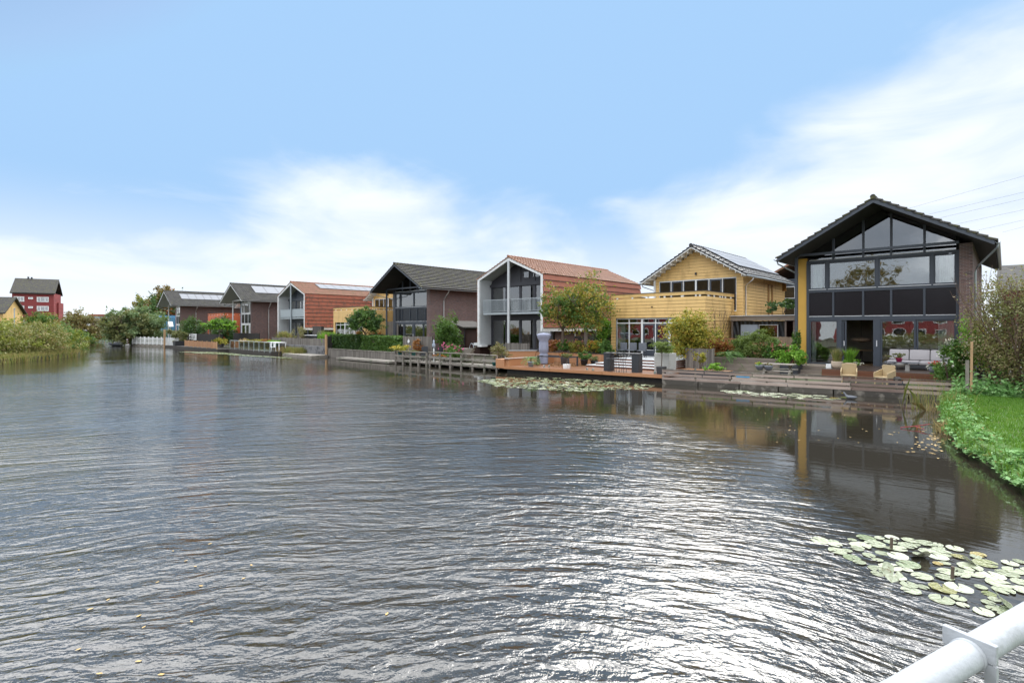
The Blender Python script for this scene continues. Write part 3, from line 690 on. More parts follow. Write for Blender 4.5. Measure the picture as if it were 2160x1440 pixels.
# ---------------------------------------------------------------- clay tiled house with a white picture-frame gable
def frame_house(label, ox, oy, W=7.0, Ln=14, eave=6.6, apex=8.15, tile='tile_orange', hung='hang_red', fr='frame2', rail='bars', solar=None, colm='offwhite', curt='curtain_g', endz=2.4):
    t = thing('tiled_house', label, 'house', (ox, oy, 0)); rx = -W / 2; th = .24; sl = (apex - eave) / (W / 2)
    def top(x): return apex - abs(x - rx) * sl
    gy = 1.4
    o_ = [(-W, 1.25), (-W, eave), (rx, apex), (0, eave), (0, endz)]
    i_ = [(-th, endz), (-th, eave - .12), (rx, apex - th - .05), (-W + th, eave - .12), (-W + th, 1.25)]
    fm = MB()
    for k in range(4): fm.prism([o_[k], o_[k + 1], i_[3 - k], i_[4 - k]], 'y', 0, .12)
    fm.build('white_frame', M['white'], t)
    # reveals (thickness of the shell) and the long side
    sh = MB()
    B(-W + .02, -W + th - .03, .12, Ln, 1.25, eave - .02).build('side_wall', M['offwhite'], t); B(-th + .03, -.02, .12, Ln, endz, eave - .02).build('side_wall', M['offwhite'], t)
    B(-W - .45, -W + .02, .02, Ln, 1.2, 1.42).box(-W + .0, -W + .5, .0, .7, 1.10, 1.25).build('base_trim', M['white'], t)
    B(-.05, .03, .0, Ln, endz, endz + .22).build('base_trim', M['white'], t)
    lap('hung_tiles', M[hung], t, 'y', .0, Ln, endz + .23, eave - .02, -.02, 1, .44, .12)
    lap('hung_tiles', M[hung], t, 'y', .0, Ln, 1.45, eave - .02, -W + .02, -1, .44, .075)
    B(-.42, -.3, gy + .4, Ln, .35, endz).build('lower_wall', M['brick2'], t)
    B(-W + .3, -.42, Ln - .3, Ln - .05, .35, eave).build('back_wall', M['brick2'], t)
    B(-.36, -.24, 4.2, 4.32, .35, endz).build('post', M['offwhite'], t)
    roof = MB().prism([(-W + .05, eave - .12), (rx, apex - .17), (-.05, eave - .12), (-.02, eave), (rx, apex - .03), (-W + .02, eave)], 'y', .10, Ln).build('roof', M['soffit_l'], t)
    tile_roof('roof_tiles', M[tile], roof, rx, apex + .0, .07, eave - .01, -.04, Ln, .33, .30, .055, .036)
    tile_roof('roof_tiles', M[tile], roof, rx, apex + .0, -W - .07, eave - .01, -.04, Ln, .33, .30, .055, .036)
    ridge_tiles(M[tile], roof, rx, apex + .05, -.06, Ln, .10)
    if solar: solar_panels(roof, rx, apex, 0, eave, *solar)
    # floors and interior
    B(-W + .26, -.42, gy + .1, Ln - .4, .7, .9).build('ground_floor', M['floor_in'], t)
    B(-W + .26, -.3, gy + .1, Ln - .4, 3.45, 3.7).build('upper_floor', M['black_in'], t)
    B(-W + .26, -.3, gy + 4.2, gy + 4.3, .9, 6.5).build('room_wall', M['warm_in'], t)
    B(-W + .26, -.26, gy - .2, gy + .1, .35, .93).build('plinth', M['brick2'], t)
    # screen
    f = MB(); xl, xr = -W + th, -th
    cols = [xl, xl + (xr - xl) * .27, xl + (xr - xl) * .5, xl + (xr - xl) * .73, xr]
    for z0, z1 in ((.93, 1.0), (3.3, 3.72), (6.0, 6.3)): f.box(xl, xr, gy - .05, gy + .08, z0, z1)
    for i, x in enumerate(cols):
        x0, x1 = (x, x + .12) if i == 0 else ((x - .12, x) if i == 4 else (x - .07, x + .07))
        f.box(x0, x1, gy - .04, gy + .07, 1.0, 3.3); f.box(x0, x1, gy - .04, gy + .07, 3.72, 6.0)
    f.prism([(xl, 6.3), (xr, 6.3), (xr, eave - .14), (rx, apex - .2), (xl, eave - .14)], 'y', gy + .02, gy + .06)
    for x in cols[1:4]: f.box(x - .06, x + .06, gy - .03, gy + .02, 6.3, top(x) - .25)
    f.box(xl - .05, xr, gy - .16, gy - .05, 5.98, 6.2)
    f.build('window_frame', M[fr], t)
    for i in range(4):
        a, b_ = cols[i] + (.12 if i == 0 else .07), cols[i + 1] - (.12 if i == 3 else .07)
        window(t, a, b_, 1.0, 3.3, gy - .01, .07, fr, 'glass', 'sliding_door' if i in (1, 2) else 'window')
        window(t, a, b_, 3.72, 6.0, gy - .01, .07, fr, 'glass', 'balcony_door' if i == 1 else 'window')
    for a, b_ in ((rx + .3, rx + .95), (rx + 1.25, rx + 2.1)): window(t, a, b_, 6.55, min(7.1, top(b_) - .3), gy - .03, .05, fr, 'glass')
    curtain(t, cols[0] + .2, cols[1] - .12, gy + .14, .95, 3.25, curt, 7); curtain(t, cols[3] + .1, cols[4] - .2, gy + .14, .95, 3.25, curt, 6)
    curtain(t, cols[0] + .25, cols[0] + .85, gy + .14, 3.75, 5.95, 'curtain_t', 4); curtain(t, cols[2] + .1, cols[2] + .45, gy + .14, 3.75, 5.95, 'curtain_t', 3)
    # balcony
    B(-W + .55, -th - .02, .14, gy - .06, 3.70, 3.86).build('balcony', M['galv'], t)
    bal = B(-W + .55, -th - .02, .10, .16, 4.84, 4.89).box(-W + .55, -th - .02, .10, .16, 3.93, 3.97)
    if rail == 'bars':
        x = -W + .57
        while x < -th - .05: bal.box(x, x + .035, .12, .14, 3.97, 4.84); x += .125
        y = .2
        while y < gy - .1: bal.box(-W + .55, -W + .57, y, y + .022, 3.97, 4.84); y += .105
        bal.build('balcony_railing', M['galv'], t)
    else:
        bal.box(-W + .57, -th - .03, .12, .14, 3.97, 4.84); bal.build('balcony_railing', M['galv'], t)
    B(rx - .08, rx + .10, -.03, .095, .45, apex - .25).build('column', M[colm], t, bevel=.006)
    return t
M['sid_gap_shade'] = siding('shaded_siding_backing', (.12, .07, .02))  # shade of the board gaps put into the backing colour
# ---------------------------------------------------------------- wooden house: flat-roofed front block with terrace, gabled block behind
def wood_house(label, ox, oy, W=6.4, D=4.5, col='sid_y', cols='sid_ys', gx0=-5.65, gx1=.55, up=True, tilem='tile_black', winfr='white', near=False, open_bottom=False, base=.85, glass='glass', solar=False, upL=8.7, curt='curtain_g'):
    t = thing('wooden_house', label, 'house', (ox, oy, 0)); wx0, wx1 = -W + .36, -.42; ztop = 3.27
    board = .20 if near else .22
    fw = B(-W, -W + .3, .03, .15, base - .5, 4.5).box(-W + .3, -.3, .03, .15, ztop + .02, 4.5).box(-.3, 0 - .03, .03, .15, base - .5, 4.5)
    fw.box(-W + .03, -W + .15, .15, D, base - .5, 4.5).box(-.15, -.03, .15, D, base - .5, 4.5)
    fw.build('wall', M[cols if not near else 'sid_gap_shade'], t)
    lap('siding', M[col], t, 'x', -W, 0, .42, 4.52, .03, -1, board, .034, holes=[(wx0, wx1, .3, ztop)])
    lap('siding', M[col], t, 'y', .03, D, .42, 4.52, -.03, 1, board, .034)
    lap('siding', M[col], t, 'y', .03, D, .42, 4.52, -W + .03, -1, board, .034)
    B(-W + .15, -.15, .15, D, 3.55, 3.72).build('terrace_floor', M['concrete'], t)
    tr = B(-W - .0, 0, -.0, .05, 4.63, 4.83).box(-.05, 0, .05, D, 4.63, 4.83).box(-W, -W + .05, .05, D, 4.63, 4.83).build('parapet_board', M[col], t)
    B(-W - .03, .03, -.04, .10, 4.831, 4.86).box(-.10, .03, .10, D, 4.831, 4.86).box(-W - .03, -W + .10, .10, D, 4.831, 4.86).build('cap', M['dark'], tr)
    bl = MB(); n = 6
    for i in range(n):
        x = -W + .4 + i * (W - .8) / (n - 1); bl.box(x, x + .1, .03, .10, 4.52, 4.64)
    for i in range(5):
        y = .5 + i * (D - 1) / 4; bl.box(-.09, -.03, y, y + .1, 4.52, 4.64)
    bl.build('spacer_block', M['white'], tr)
    B(-W, 0, .15, D + 3, base - .25, base - .02).build('ground_floor', M['floor_in'], t)
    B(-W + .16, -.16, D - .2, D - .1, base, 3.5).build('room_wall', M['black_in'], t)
    # ground floor glazing: white mullions, transom row
    nW = 6; g = MB(); step = (wx1 - wx0) / nW; y = .12
    g.box(wx0, wx1, y, y + .07, ztop - .06, ztop).box(wx0, wx1, y, y + .07, 2.93, 3.0).box(wx0, wx1, y, y + .07, base - .02, base + .04)
    for i in range(nW + 1):
        x = wx0 + i * step; h = .07 if i in (2, 4) else .03; g.box(max(wx0, x - h), min(wx1, x + h), y - .01, y + .08, base + .04, ztop - .06)
    g.build('window_frame', M[winfr], t)
    for i in range(nW):
        x0, x1 = wx0 + i * step + (.075 if i in (2, 4) else .035), wx0 + (i + 1) * step - (.075 if i + 1 in (2, 4) else .035)
        if near and i in (2, 3):
            d = ring(x0, x1, base + .05, 2.92, y - .02, .10, .06).build('door', M['frame'], t)
            B(x0 + .1, x1 - .1, y, y + .012, base + .42, 2.82).build('pane', M['glass'], d)
            B(x0 + .1, x1 - .1, y - .015, y + .02, base + .15, base + .40).build('kick_panel', M['frame'], d)
            B(x0 + .1, x1 - .1, y - .03, y - .016, base + .40, base + .43).build('weather_bar', M['sill'], d)
            if i == 2: MB().bar((x1 - .05, y - .06, 1.85), (x1 - .05, y - .06, 2.1), .03, .03, (0, 1, 0)).bar((x1 - .05, y - .07, 1.98), (x1 - .19, y - .07, 1.98), .02, .02).build('handle', M['sill'], d)
        else: B(x0, x1, y + .03, y + .042, base + .05, 2.92).build('pane', M[glass], t)
        B(x0, x1, y + .03, y + .042, 3.01, ztop - .07).build('transom_pane', M['glassd'], t)
    curtain(t, wx0 + .05, wx0 + step * .62, .26, base, 3.2, curt, 6)
    if not near: curtain(t, wx0 + step * 1.2, wx1 - .1, .26, base, 3.2, curt, 14)
    MB().tube([(-W * .53, .02, 3.98), (-W * .53, -.08, 3.96)], .035, 8).build('wall_lamp', M['black'], t)
    if not up: return t
    # gabled block
    rx = (gx0 + gx1) / 2; ze = 6.12; za = 7.95; sl = (za - ze) / (gx1 - rx)
    def lim(z): return (gx0, gx1) if z < ze else (gx0 + (z - ze) / sl, gx1 - (z - ze) / sl)
    uw = MB().prism([(gx0 + .03, 3.6), (gx1 - .03, 3.6), (gx1 - .03, ze), (rx, za), (gx0 + .03, ze)], 'y', D + .03, D + .10)
    uw.box(gx0 + .03, gx0 + .15, D + .1, D + upL, .4, ze).box(gx1 - .15, gx1 - .03, D + .1, D + upL, .4, ze).box(gx0 + .15, gx1 - .15, D + upL - .15, D + upL, .4, ze).box(-.15, gx1 - .03, D + .03, D + .1, .4, 3.6)
    uw.build('wall', M[cols if not near else 'sid_gap_shade'], t)
    w0, w1, wz0, wz1 = gx0 + .40, gx1 - .42, 4.25, 5.93
    lap('siding', M[col], t, 'x', gx0, gx1, 3.72, za, D + .03, -1, board, .034, holes=[(w0, w1, wz0 - .6, wz1)], lim=lim)
    lap('siding', M[col], t, 'x', -.03, gx1, .42, 3.72, D + .03, -1, board, .034)
    lap('siding', M[col], t, 'y', D + .03, D + upL, .42, ze, gx1 - .03, 1, board, .034)
    lap('siding', M[col], t, 'y', D + .03, D + upL, .42, ze, gx0 + .03, -1, board, .034)
    step = (w1 - w0) / 6; g = MB(); y = D + .0
    g.box(w0, w1, y, y + .08, wz1 - .05, wz1).box(w0, w1, y, y + .08, 3.72, 3.8)
    for i in range(7):
        x = w0 + i * step; h = .05 if i in (3, ) else .022; g.box(max(w0, x - h), min(w1, x + h), y - .01, y + .08, 3.8, wz1 - .05)
    g.build('window_frame', M[winfr], t)
    for i in range(6): window(t, w0 + i * step + .055, w0 + (i + 1) * step - .055, 3.82, wz1 - .06, y, .09 if i in (1, 4) else .04, 'frame', 'glass', 'terrace_door' if i in (1, 4) else 'window')
    MB().box(rx - .05, rx + .05, D - .1, D + .02, 6.24, 6.40).build('wall_lamp', M['black'], t)
    roof = MB(); of = .75
    e0, e1 = gx0 - .62, gx1 + .42; zs = za + .05; q = sl
    roof.prism([(e0, zs - (rx - e0) * q), (rx, zs), (e1, zs - (e1 - rx) * q), (e1, zs - (e1 - rx) * q + .06), (rx, zs + .07), (e0, zs - (rx - e0) * q + .06)], 'y', D - of, D + upL + .7)
    roof = roof.build('roof', M['soffit_w'], t)
    rf = MB()
    for s, e in ((1, e1), (-1, e0)):
        for k in range(9):
            x = rx + (e - rx) * (k + .7) / 9.4; z = zs - abs(x - rx) * q
            rf.box(x - .03, x + .03, D - of + .03, D + .02, z - .16, z - .01)
    rf.build('rafter_end', M['soffit_w'], roof)
    tm = M[tilem]; zt = zs + .12
    tile_roof('roof_tiles', tm, roof, rx, zt, e1 + .06, zt - (e1 + .06 - rx) * q, D - of - .06, D + upL + .75)
    tile_roof('roof_tiles', tm, roof, rx, zt, e0 - .06, zt - (rx - e0 + .06) * q, D - of - .06, D + upL + .75)
    ridge_tiles(tm, roof, rx, zt + .05, D - of - .1, D + upL + .7, .12)
    bb = MB()
    for e in (e0, e1): bb.prism([(e, zs - abs(e - rx) * q - .02), (rx, zs - .02), (rx, zs + .06), (e, zs - abs(e - rx) * q + .06)], 'y', D - of - .035, D - of - .005)
    bb.build('bargeboard', M['white'] if near else M['soffit_w'], roof)
    for e, s in ((e1, 1), (e0, -1)):
        x = e + .13 * s; z = zs - abs(e - rx) * q + .0
        MB().tube([(x, D - of - .05, z), (x, D + upL + .7, z)], .065, 8).build('gutter', M['galv'], roof, smooth=True)
    if solar: solar_panels(roof, rx, zt, e1, zt - (e1 - rx) * q, D + .45, D + upL + .3, 5, .05, .74, 3, .16)
    MB().tube([(e1 + .13, D + .25, zs - (e1 - rx) * q - .05), (e1 + .08, D + .25, zs - (e1 - rx) * q - .2), (gx1 + .07, D + .25, 5.35), (gx1 + .07, D + .25, .5)], .04, 8).build('downpipe', M['white'], t, smooth=True)
    MB().tube([(e0 - .13, D - .4, zs - (rx - e0) * q - .05), (e0 - .08, D - .4, zs - (rx - e0) * q - .2), (gx0 - .07, D + .25, 5.3), (gx0 - .07, D + .25, 4.0)], .03, 8).build('downpipe', M['dark'], t, smooth=True)
    B(gx0 + .02, gx0 + .14, D - .12, D + .0, 3.72, ze - .1).build('post', M['white'], t)
    if near:
        for a in (4.75, 5.55): B(gx1 + .0, gx1 + .03, D + a, D + a + .3, 2.0, 5.7).build('wall_strip', M['brownstrip'], t)
        B(gx1, gx1 + .25, D + upL - .6, D + upL - .5, 5.4, 6.1).build('bracket', M['brownstrip'], t)
    return t
hA = brick_house('dark framed brick house with yellow panel, nearest on the right by the grass bank', -1.04, 30.7, 12)
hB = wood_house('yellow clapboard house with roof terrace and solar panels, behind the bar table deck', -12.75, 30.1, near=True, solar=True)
hC = frame_house('orange clay tiled house with white picture-frame gable and barred balcony, behind the two autumn trees', -24.6, 29.6)
hD = brick_house('dark framed brick house with mossy roof and open post, behind the rail fence and shed', -38.6, 30.2, 13, accent='frame', panel='panelb', pipe_y=1.6, open_door=False, glaz=.85)
hE = frame_house('orange tiled house with stained side tiles, solar panels and grey solid balcony', -59.3, 28.2, 7.4, 13.5, hung='hang_red_m', tile='tile_orange_m', rail='solid', fr='frame', solar=(2.8, 12.6, 9, .12, .52), colm='galv')
hB2 = wood_house('small yellow clapboard house half hidden by the ball-shaped tree', -48.0, 29.2, 6.5, tilem='tile_orange_m')
hF = brick_house('brown brick house with white frames, blue corner panel and five solar panels', -74.1, 27.9, 10, 'brick2', 'white', 'blue_panel', 'tile_dark2', 'soffit_l', 'panelb', 'white', (.9, 9.0, 5, .12, .55), 2.2, 'white', 'white', open_door=False, glaz=1.1)
hG = brick_house('brown brick house with white frames, red corner panel and long row of solar panels', -98.0, 25.8, 10, 'brick2', 'white', 'red_panel', 'tile_dark2', 'soffit_l', 'panelb', 'white', (.4, 9.6, 8, .2, .58), 2.2, 'white', 'white', open_door=False, glaz=1.1)
hO = wood_house('bright orange wooden house with roof terrace between the two brown brick houses', -84.4, 27.8, 7.0, col='sid_o', cols='sid_o', tilem='tile_dark2')
hBl = wood_house('pale blue flat-roofed wooden house beside the white picket fence', -108.5, 25.6, 6.6, col='sid_b', cols='sid_b', up=False, winfr='offwhite')
# ================================================================ garden things
def shrub(label, loc, r, mat, n, size, cat='shrub', name='shrub', clumps=40, stems=6, flowers=None, fn=60, low=-.6, csize=.28, shell=.5, up=.4, long=1.6, group=None, h0=None, fsize=None):
    t = thing(name, label, cat, loc, 0, group); c = (0, 0, r[2] * .95 if h0 is None else h0)
    mb = MB()
    for i in range(stems):
        a = random.uniform(0, 6.28); e = (r[0] * .6 * math.cos(a), r[1] * .6 * math.sin(a), c[2] + r[2] * random.uniform(-.1, .4))
        mb.tube([(.1 * r[0] * math.cos(a), .1 * r[1] * math.sin(a), 0), (e[0] * .5, e[1] * .5, e[2] * .55), e], .018, 5, .006, cap=False)
    if stems: mb.build('stem', M['twig'], t)
    foliage('foliage', M[mat], t, crown_pts(c, r, n, clumps, csize, shell, low), size, long, up)
    if flowers:
        P = crown_pts(c, [q * 1.04 for q in r], fn, max(8, fn // 10), .10, .92, -.1)
        np_mesh('flowers', leaf_quads(P, fsize or size * 1.1, 1.0, .8), 4, M[flowers], t)
    return t
def tree(label, loc, h, c, r, mats, n, size, tr=.09, name='tree', depth=3, clumps=60, low=-.8, csize=.25, shell=.35, bark='bark', lean=(0, 0), group=None, blen=None, cat='tree'):
    t = thing(name, label, cat, loc, 0, group)
    mb = MB(); mb.tube([(0, 0, -.05), (lean[0] * .5, lean[1] * .5, h * .5), (lean[0], lean[1], h)], tr, 9, tr * .7)
    for k in range(5): branch_mb(mb, (lean[0], lean[1], h * random.uniform(.8, 1)), (random.uniform(-1, 1), random.uniform(-1, 1), .7), blen or r[0] * .55, tr * .5, depth - 1, .6, 2, 3, .2)
    mb.build('trunk', M[bark], t)
    for i, m_ in enumerate(mats):
        foliage('crown', M[m_], t, crown_pts(c, r, n // len(mats), clumps, csize, shell, low), size)
    return t
def pot_prof(r, h, style):
    if style == 'bowl': return [(r * .35, 0), (r * .7, h * .2), (r * .98, h * .75), (r, h), (r * .9, h), (r * .88, h * .9)]
    if style == 'belly': return [(r * .68, 0), (r * .9, h * .3), (r, h * .6), (r * .93, h * .9), (r * .98, h), (r * .86, h), (r * .84, h * .9)]
    return [(r * .68, 0), (r * .95, h * .88), (r * 1.03, h * .9), (r * 1.03, h), (r * .9, h), (r * .88, h * .9)]
def potted(label, loc, r, h, mat, plant='lf_green', ph=.4, pn=300, ps=.06, style='cone', flowers=None, fn=40, name='potted_plant', kindp='bush', group=None, square=False, pr=None, fsize=None):
    t = thing(name, label, 'potted plant', loc, 0, group)
    if square: MB().prism([(-r * .8, 0), (r * .8, 0), (r, h), (-r, h)], 'y', -r, r).build('pot', M[mat], t, bevel=.01)
    else: MB().lathe(0, 0, pot_prof(r, h, style), 20).build('pot', M[mat], t, smooth=True)
    MB().lathe(0, 0, [(r * .86, h * .9), (.001, h * .93)], 14, cap=False).build('soil', M['soil'], t)
    pr = pr or r * 1.25
    if kindp == 'bush': foliage('foliage', M[plant], t, crown_pts((0, 0, h + ph * .45), (pr, pr, ph * .55), pn, 14, .3, .3), ps)
    elif kindp == 'grass':
        a = rng.uniform(0, 6.28, pn); q = rng.uniform(0, r * .7, pn); blades('foliage', M[plant], t, np.stack([q * np.cos(a), q * np.sin(a), np.full(pn, h * .9)], 1), ph, ps * .3, .55)
    elif kindp == 'palm':
        MB().tube([(0, 0, h * .8), (.02, 0, h + ph * .35)], .03, 6).build('stem', M['bark'], t)
        V = []
        for k in range(13):
            a = k * 2.4; up = random.uniform(.2, .9); fr_ = []
            for j in range(10):
                u = j / 9; d = pr * u; c_ = np.array([d * math.cos(a), d * math.sin(a), h + ph * (.35 + up * u - 1.0 * u * u)]); fr_.append(c_)
            for j in range(9):
                for s in (-1, 1):
                    side = np.array([-math.sin(a), math.cos(a), 0]) * s * ps * 2.4; fo = (fr_[j + 1] - fr_[j]); V += [fr_[j], fr_[j] + fo * .6 + side + np.array([0, 0, -.02]), fr_[j] + fo * .9 + side * .9, fr_[j] + fo * .35]
        np_mesh('frond', np.array(V), 4, M[plant], t)
    elif kindp == 'standard':
        MB().tube([(0, 0, h * .8), (.03, 0, h + ph * .5), (0, .02, h + ph)], .022, 6).build('stem', M['bark'], t)
        foliage('crown', M[plant], t, crown_pts((0, 0, h + ph + pr * .2), (pr, pr, pr * .42), pn, 30, .25, .5), ps)
    if flowers:
        P = crown_pts((0, 0, h + ph * .55), (pr * 1.05, pr * 1.05, ph * .5), fn, 10, .2, .8, 0); np_mesh('flowers', leaf_quads(P, fsize or .05, 1.0, .8), 4, M[flowers], t)
    return t
def seg_board(mb, a, b, z0, z1, th=.03, seglen=2.2, off=0):
    # horizontal board run between plan points a and b, cut in butt-jointed lengths
    a, b = Vector((*a, 0)), Vector((*b, 0)); Ld = (b - a).length; n = max(1, round(Ld / seglen)); d = (b - a) / n
    cuts = [0] + [(i + random.uniform(-.25, .25)) / n for i in range(1, n)] + [1]
    for u, v in zip(cuts[:-1], cuts[1:]):
        p, q = a + (b - a) * (u + .002), a + (b - a) * (v - .002); zz = (z0 + z1) / 2 + random.uniform(-.006, .006)
        mb.bar((p.x, p.y + off, zz), (q.x, q.y + off, zz), th, z1 - z0)
def upright_fence(name, label, a, b, z0, z1, mat, bw=.12, th=.03, cat='fence', jit=.02, gap=.008, group=None, cap=None, slope=0):
    t = thing(name, label, cat, (a[0], a[1], 0), math.atan2(b[1] - a[1], b[0] - a[0]), group)
    Ld = math.hypot(b[0] - a[0], b[1] - a[1]); n = int(Ld / bw); mb = MB()
    for i in range(n):
        x = i * Ld / n; mb.box(x, x + Ld / n - gap, random.uniform(-.004, .004), th, z0, z1 + random.uniform(-jit, jit) + slope * i / n)
    mb.build('boards', M[mat], t)
    pm = MB(); k = max(2, round(Ld / 2))
    for i in range(k + 1):
        x = (Ld - .08) * i / k; MB().box(x, x + .08, th + .002, th + .09, z0 - .2, z1 + .02).build('post', M[mat], t)
    if cap: B(-.03, Ld + .03, -.03, th + .10, z1 + jit + .004, z1 + jit + .05).build('cap_rail', M[cap], t)
    return t
def polydeck(name, label, poly, z, th, mat, cat='deck', edge=None, piles=None, edgeh=.16):
    t = thing(name, label, cat, (poly[0][0], poly[0][1], 0)); o = poly[0]
    pl = [(x - o[0], y - o[1]) for x, y in poly]
    MB().prism(pl, 'z', z - th, z).build('deck_boards', M[mat], t)
    if edge:
        (xa, ya), (xb, yb) = pl[0], pl[1]; dx_, dy_ = xb - xa, yb - ya; l = math.hypot(dx_, dy_); ox, oy = dy_ / l * .03, -dx_ / l * .03
        if oy > 0: ox, oy = -ox, -oy
        mb = MB(); n = max(1, round(l / 3.2))
        for i in range(n):
            u, v = i / n + .001, (i + 1) / n - .001
            mb.bar((xa + dx_ * u + ox, ya + dy_ * u + oy, z - edgeh / 2 + .004), (xa + dx_ * v + ox, ya + dy_ * v + oy, z - edgeh / 2 + .004), .035, edgeh)
        mb.build('edge_board', M[edge], t)
    if piles:
        (xa, ya), (xb, yb) = pl[0], pl[1]
        for i in range(piles):
            u = (i + .4) / piles; MB().tube([(xa + (xb - xa) * u, ya + (yb - ya) * u + .25, z - th), (xa + (xb - xa) * u, ya + (yb - ya) * u + .25, -.4)], .07, 8).build('pile', M['wood_gray'], t)
    return t
# ---------------------------------------------------------------- right-hand garden (house A)
fa, fb = (-12.0, 23.35), (-1.3, 25.0)
polydeck('waterside_deck', 'dark wet plank deck below the nearest house, behind the slatted board fence', [(-12.0, 23.38), (-1.3, 25.03), (-1.3, 27.5), (-6.3, 27.5), (-6.3, 29.4), (-12.0, 28.3)], .24, .08, 'deck_dark', piles=9)
t = thing('slatted_fence', 'long low fence of weathered pinkish boards along the water in front of the nearest house', 'fence', (0, 0, 0))
for k, (z0, z1, m_) in enumerate([(-.02, .20, 'wood_dk2'), (.21, .315, 'wood_pinkgray'), (.39, .495, 'wood_pinkgray'), (.57, .675, 'wood_pinkgray')]):
    if m_ == 'wood_dk2': M[m_] = wood('dark_wet_beam', (.035, .03, .025, 1), (.085, .075, .06, 1), 'x', .6, 0, gray=(.2, .18, .15, 1))
    mb = MB(); seg_board(mb, fa, fb, z0, z1, .035 if k else .09, 1.9, -.05 if k else -.02); mb.build('board', M[m_], t)
mb = MB(); mb.bar((fa[0], fa[1] - .06, .70), (fb[0], fb[1] - .06, .735), .07, .03); mb.build('top_rail', M['wood_dk2'], t)
for i in range(8):
    u = (i + .03) / 7.2; x, y = fa[0] + (fb[0] - fa[0]) * u, fa[1] + (fb[1] - fa[1]) * u
    B(x - .035, x + .035, y - .02, y + .05, -.3, .69 + (.12 if i == 1 else 0)).build('post', M['wood_gray'], t)
def on(u): return (fa[0] + (fb[0] - fa[0]) * u, fa[1] + (fb[1] - fa[1]) * u)
p, q = on(.31), on(.36)
MB().bar((p[0], p[1] - .075, .52), (q[0], q[1] - .075, .52), .012, .05).build('blue_strip', M['blue_board'], t)
# patio, steps
t = thing('patio_deck', 'raised red-brown plank patio in front of the open sliding door', 'deck', (-6.2, 27.6, 0))
B(0, 5.0, .03, 3.85, .5, .78).build('deck_boards', M['deck_dark'], t)
B(0, 5.02, 0, .03, .24, .76).build('riser_boards', M['deck_red'], t)
t = thing('garden_steps', 'two grey sleeper steps left of the red-brown patio', 'steps', (-7.9, 28.6, 0))
B(0, 1.68, 0, .5, .24, .42).build('step', M['wood_grayh'], t); B(0, 1.68, .4, .9, .42, .60).build('step', M['wood_grayh'], t); B(0, 1.68, .8, 2.8, .60, .77).build('step', M['wood_grayh'], t)
# sofa
t = thing('garden_sofa', 'pale grey cushioned lounge sofa under the right window of the nearest house', 'sofa', (-4.0, 29.65, .78))
B(0, 2.35, 0, .85, .08, .22).box(.05, .12, .05, .12, 0, .08).box(2.2, 2.27, .05, .12, 0, .08).build('sofa_frame', M['dark'], t, bevel=.01)
for i in range(2): B(.0 + i * 1.18, 1.16 + i * 1.18, -.02, .72, .225, .40).build('seat_cushion', M['cushion'], t, bevel=.045, smooth=True)
for i in range(3):
    c_ = MB().prism([(.58, .41), (.76, .41), (.86, .86), (.70, .90)], 'x', .01 + i * .76, .75 + i * .76).build('back_cushion', M['cushion'], t, bevel=.045, smooth=True)
MB().prism([(.0, .41), (.14, .41), (.20, .80), (.06, .82)], 'y', .1, .62).build('side_cushion', M['cushion'], t, bevel=.04, smooth=True).location = (2.22, 0, 0)
t = thing('coffee_table', 'low concrete table with a bowl underneath, in front of the grey sofa', 'table', (-3.95, 28.45, .78))
B(0, 1.25, 0, .5, .36, .39).build('tabletop', M['pot_grey'], t, bevel=.004)
B(.25, .40, .1, .4, 0, .30).build('leg', M['concrete'], t, bevel=.01); B(.75, .90, .1, .4, 0, .30).build('leg', M['concrete'], t, bevel=.01)
MB().lathe(.575, .25, pot_prof(.26, .2, 'bowl'), 18).build('bowl', M['concrete'], t, smooth=True).location.z = .15
potted('magenta pot of trailing leaves standing on the low concrete table', (-3.42, 28.62, 1.17), .13, .17, 'pot_pink', 'lf_olive', .20, 260, .05, pr=.32)
potted('beige pot of tall grass in front of the open door, left of its twin', (-5.70, 28.2, .78), .25, .34, 'pot_beige', 'lf_reed', .55, 420, .05, 'belly', kindp='grass')
o_ = potted('beige pot of yellow-green grass with white flowers spilling to the right', (-5.22, 28.35, .78), .23, .30, 'pot_beige', 'lf_bright', .62, 300, .05, 'belly', 'fl_white', 0, kindp='grass')
P = crown_pts((.32, -.05, .30), (.22, .16, .12), 120, 8, .3, .3); 
np_mesh('flowers', leaf_quads(P, .035, 1, .6), 4, M['fl_white'], o_)
foliage('foliage', M['lf_bright'], o_, crown_pts((.05, 0, .38), (.34, .3, .16), 420, 14, .3, .3), .05)
potted('grey round bowl pot full of red geraniums', (-2.13, 28.3, .78), .25, .26, 'pot_grey', 'lf_green', .22, 260, .05, 'belly', 'fl_red', 150, pr=.3, fsize=.055)
potted('beige round pot at the right end of the patio beside the geraniums', (-1.62, 28.2, .78), .2, .32, 'pot_beige', 'lf_green', .15, 140, .05, 'belly', pr=.2)
tag(B(-.11, .11, -.08, .08, 0, .2).build('plant_block', M['white'], None, bevel=.01), 'small white block beside the left beige pot', 'block').location = (-6.02, 28.1, .78)
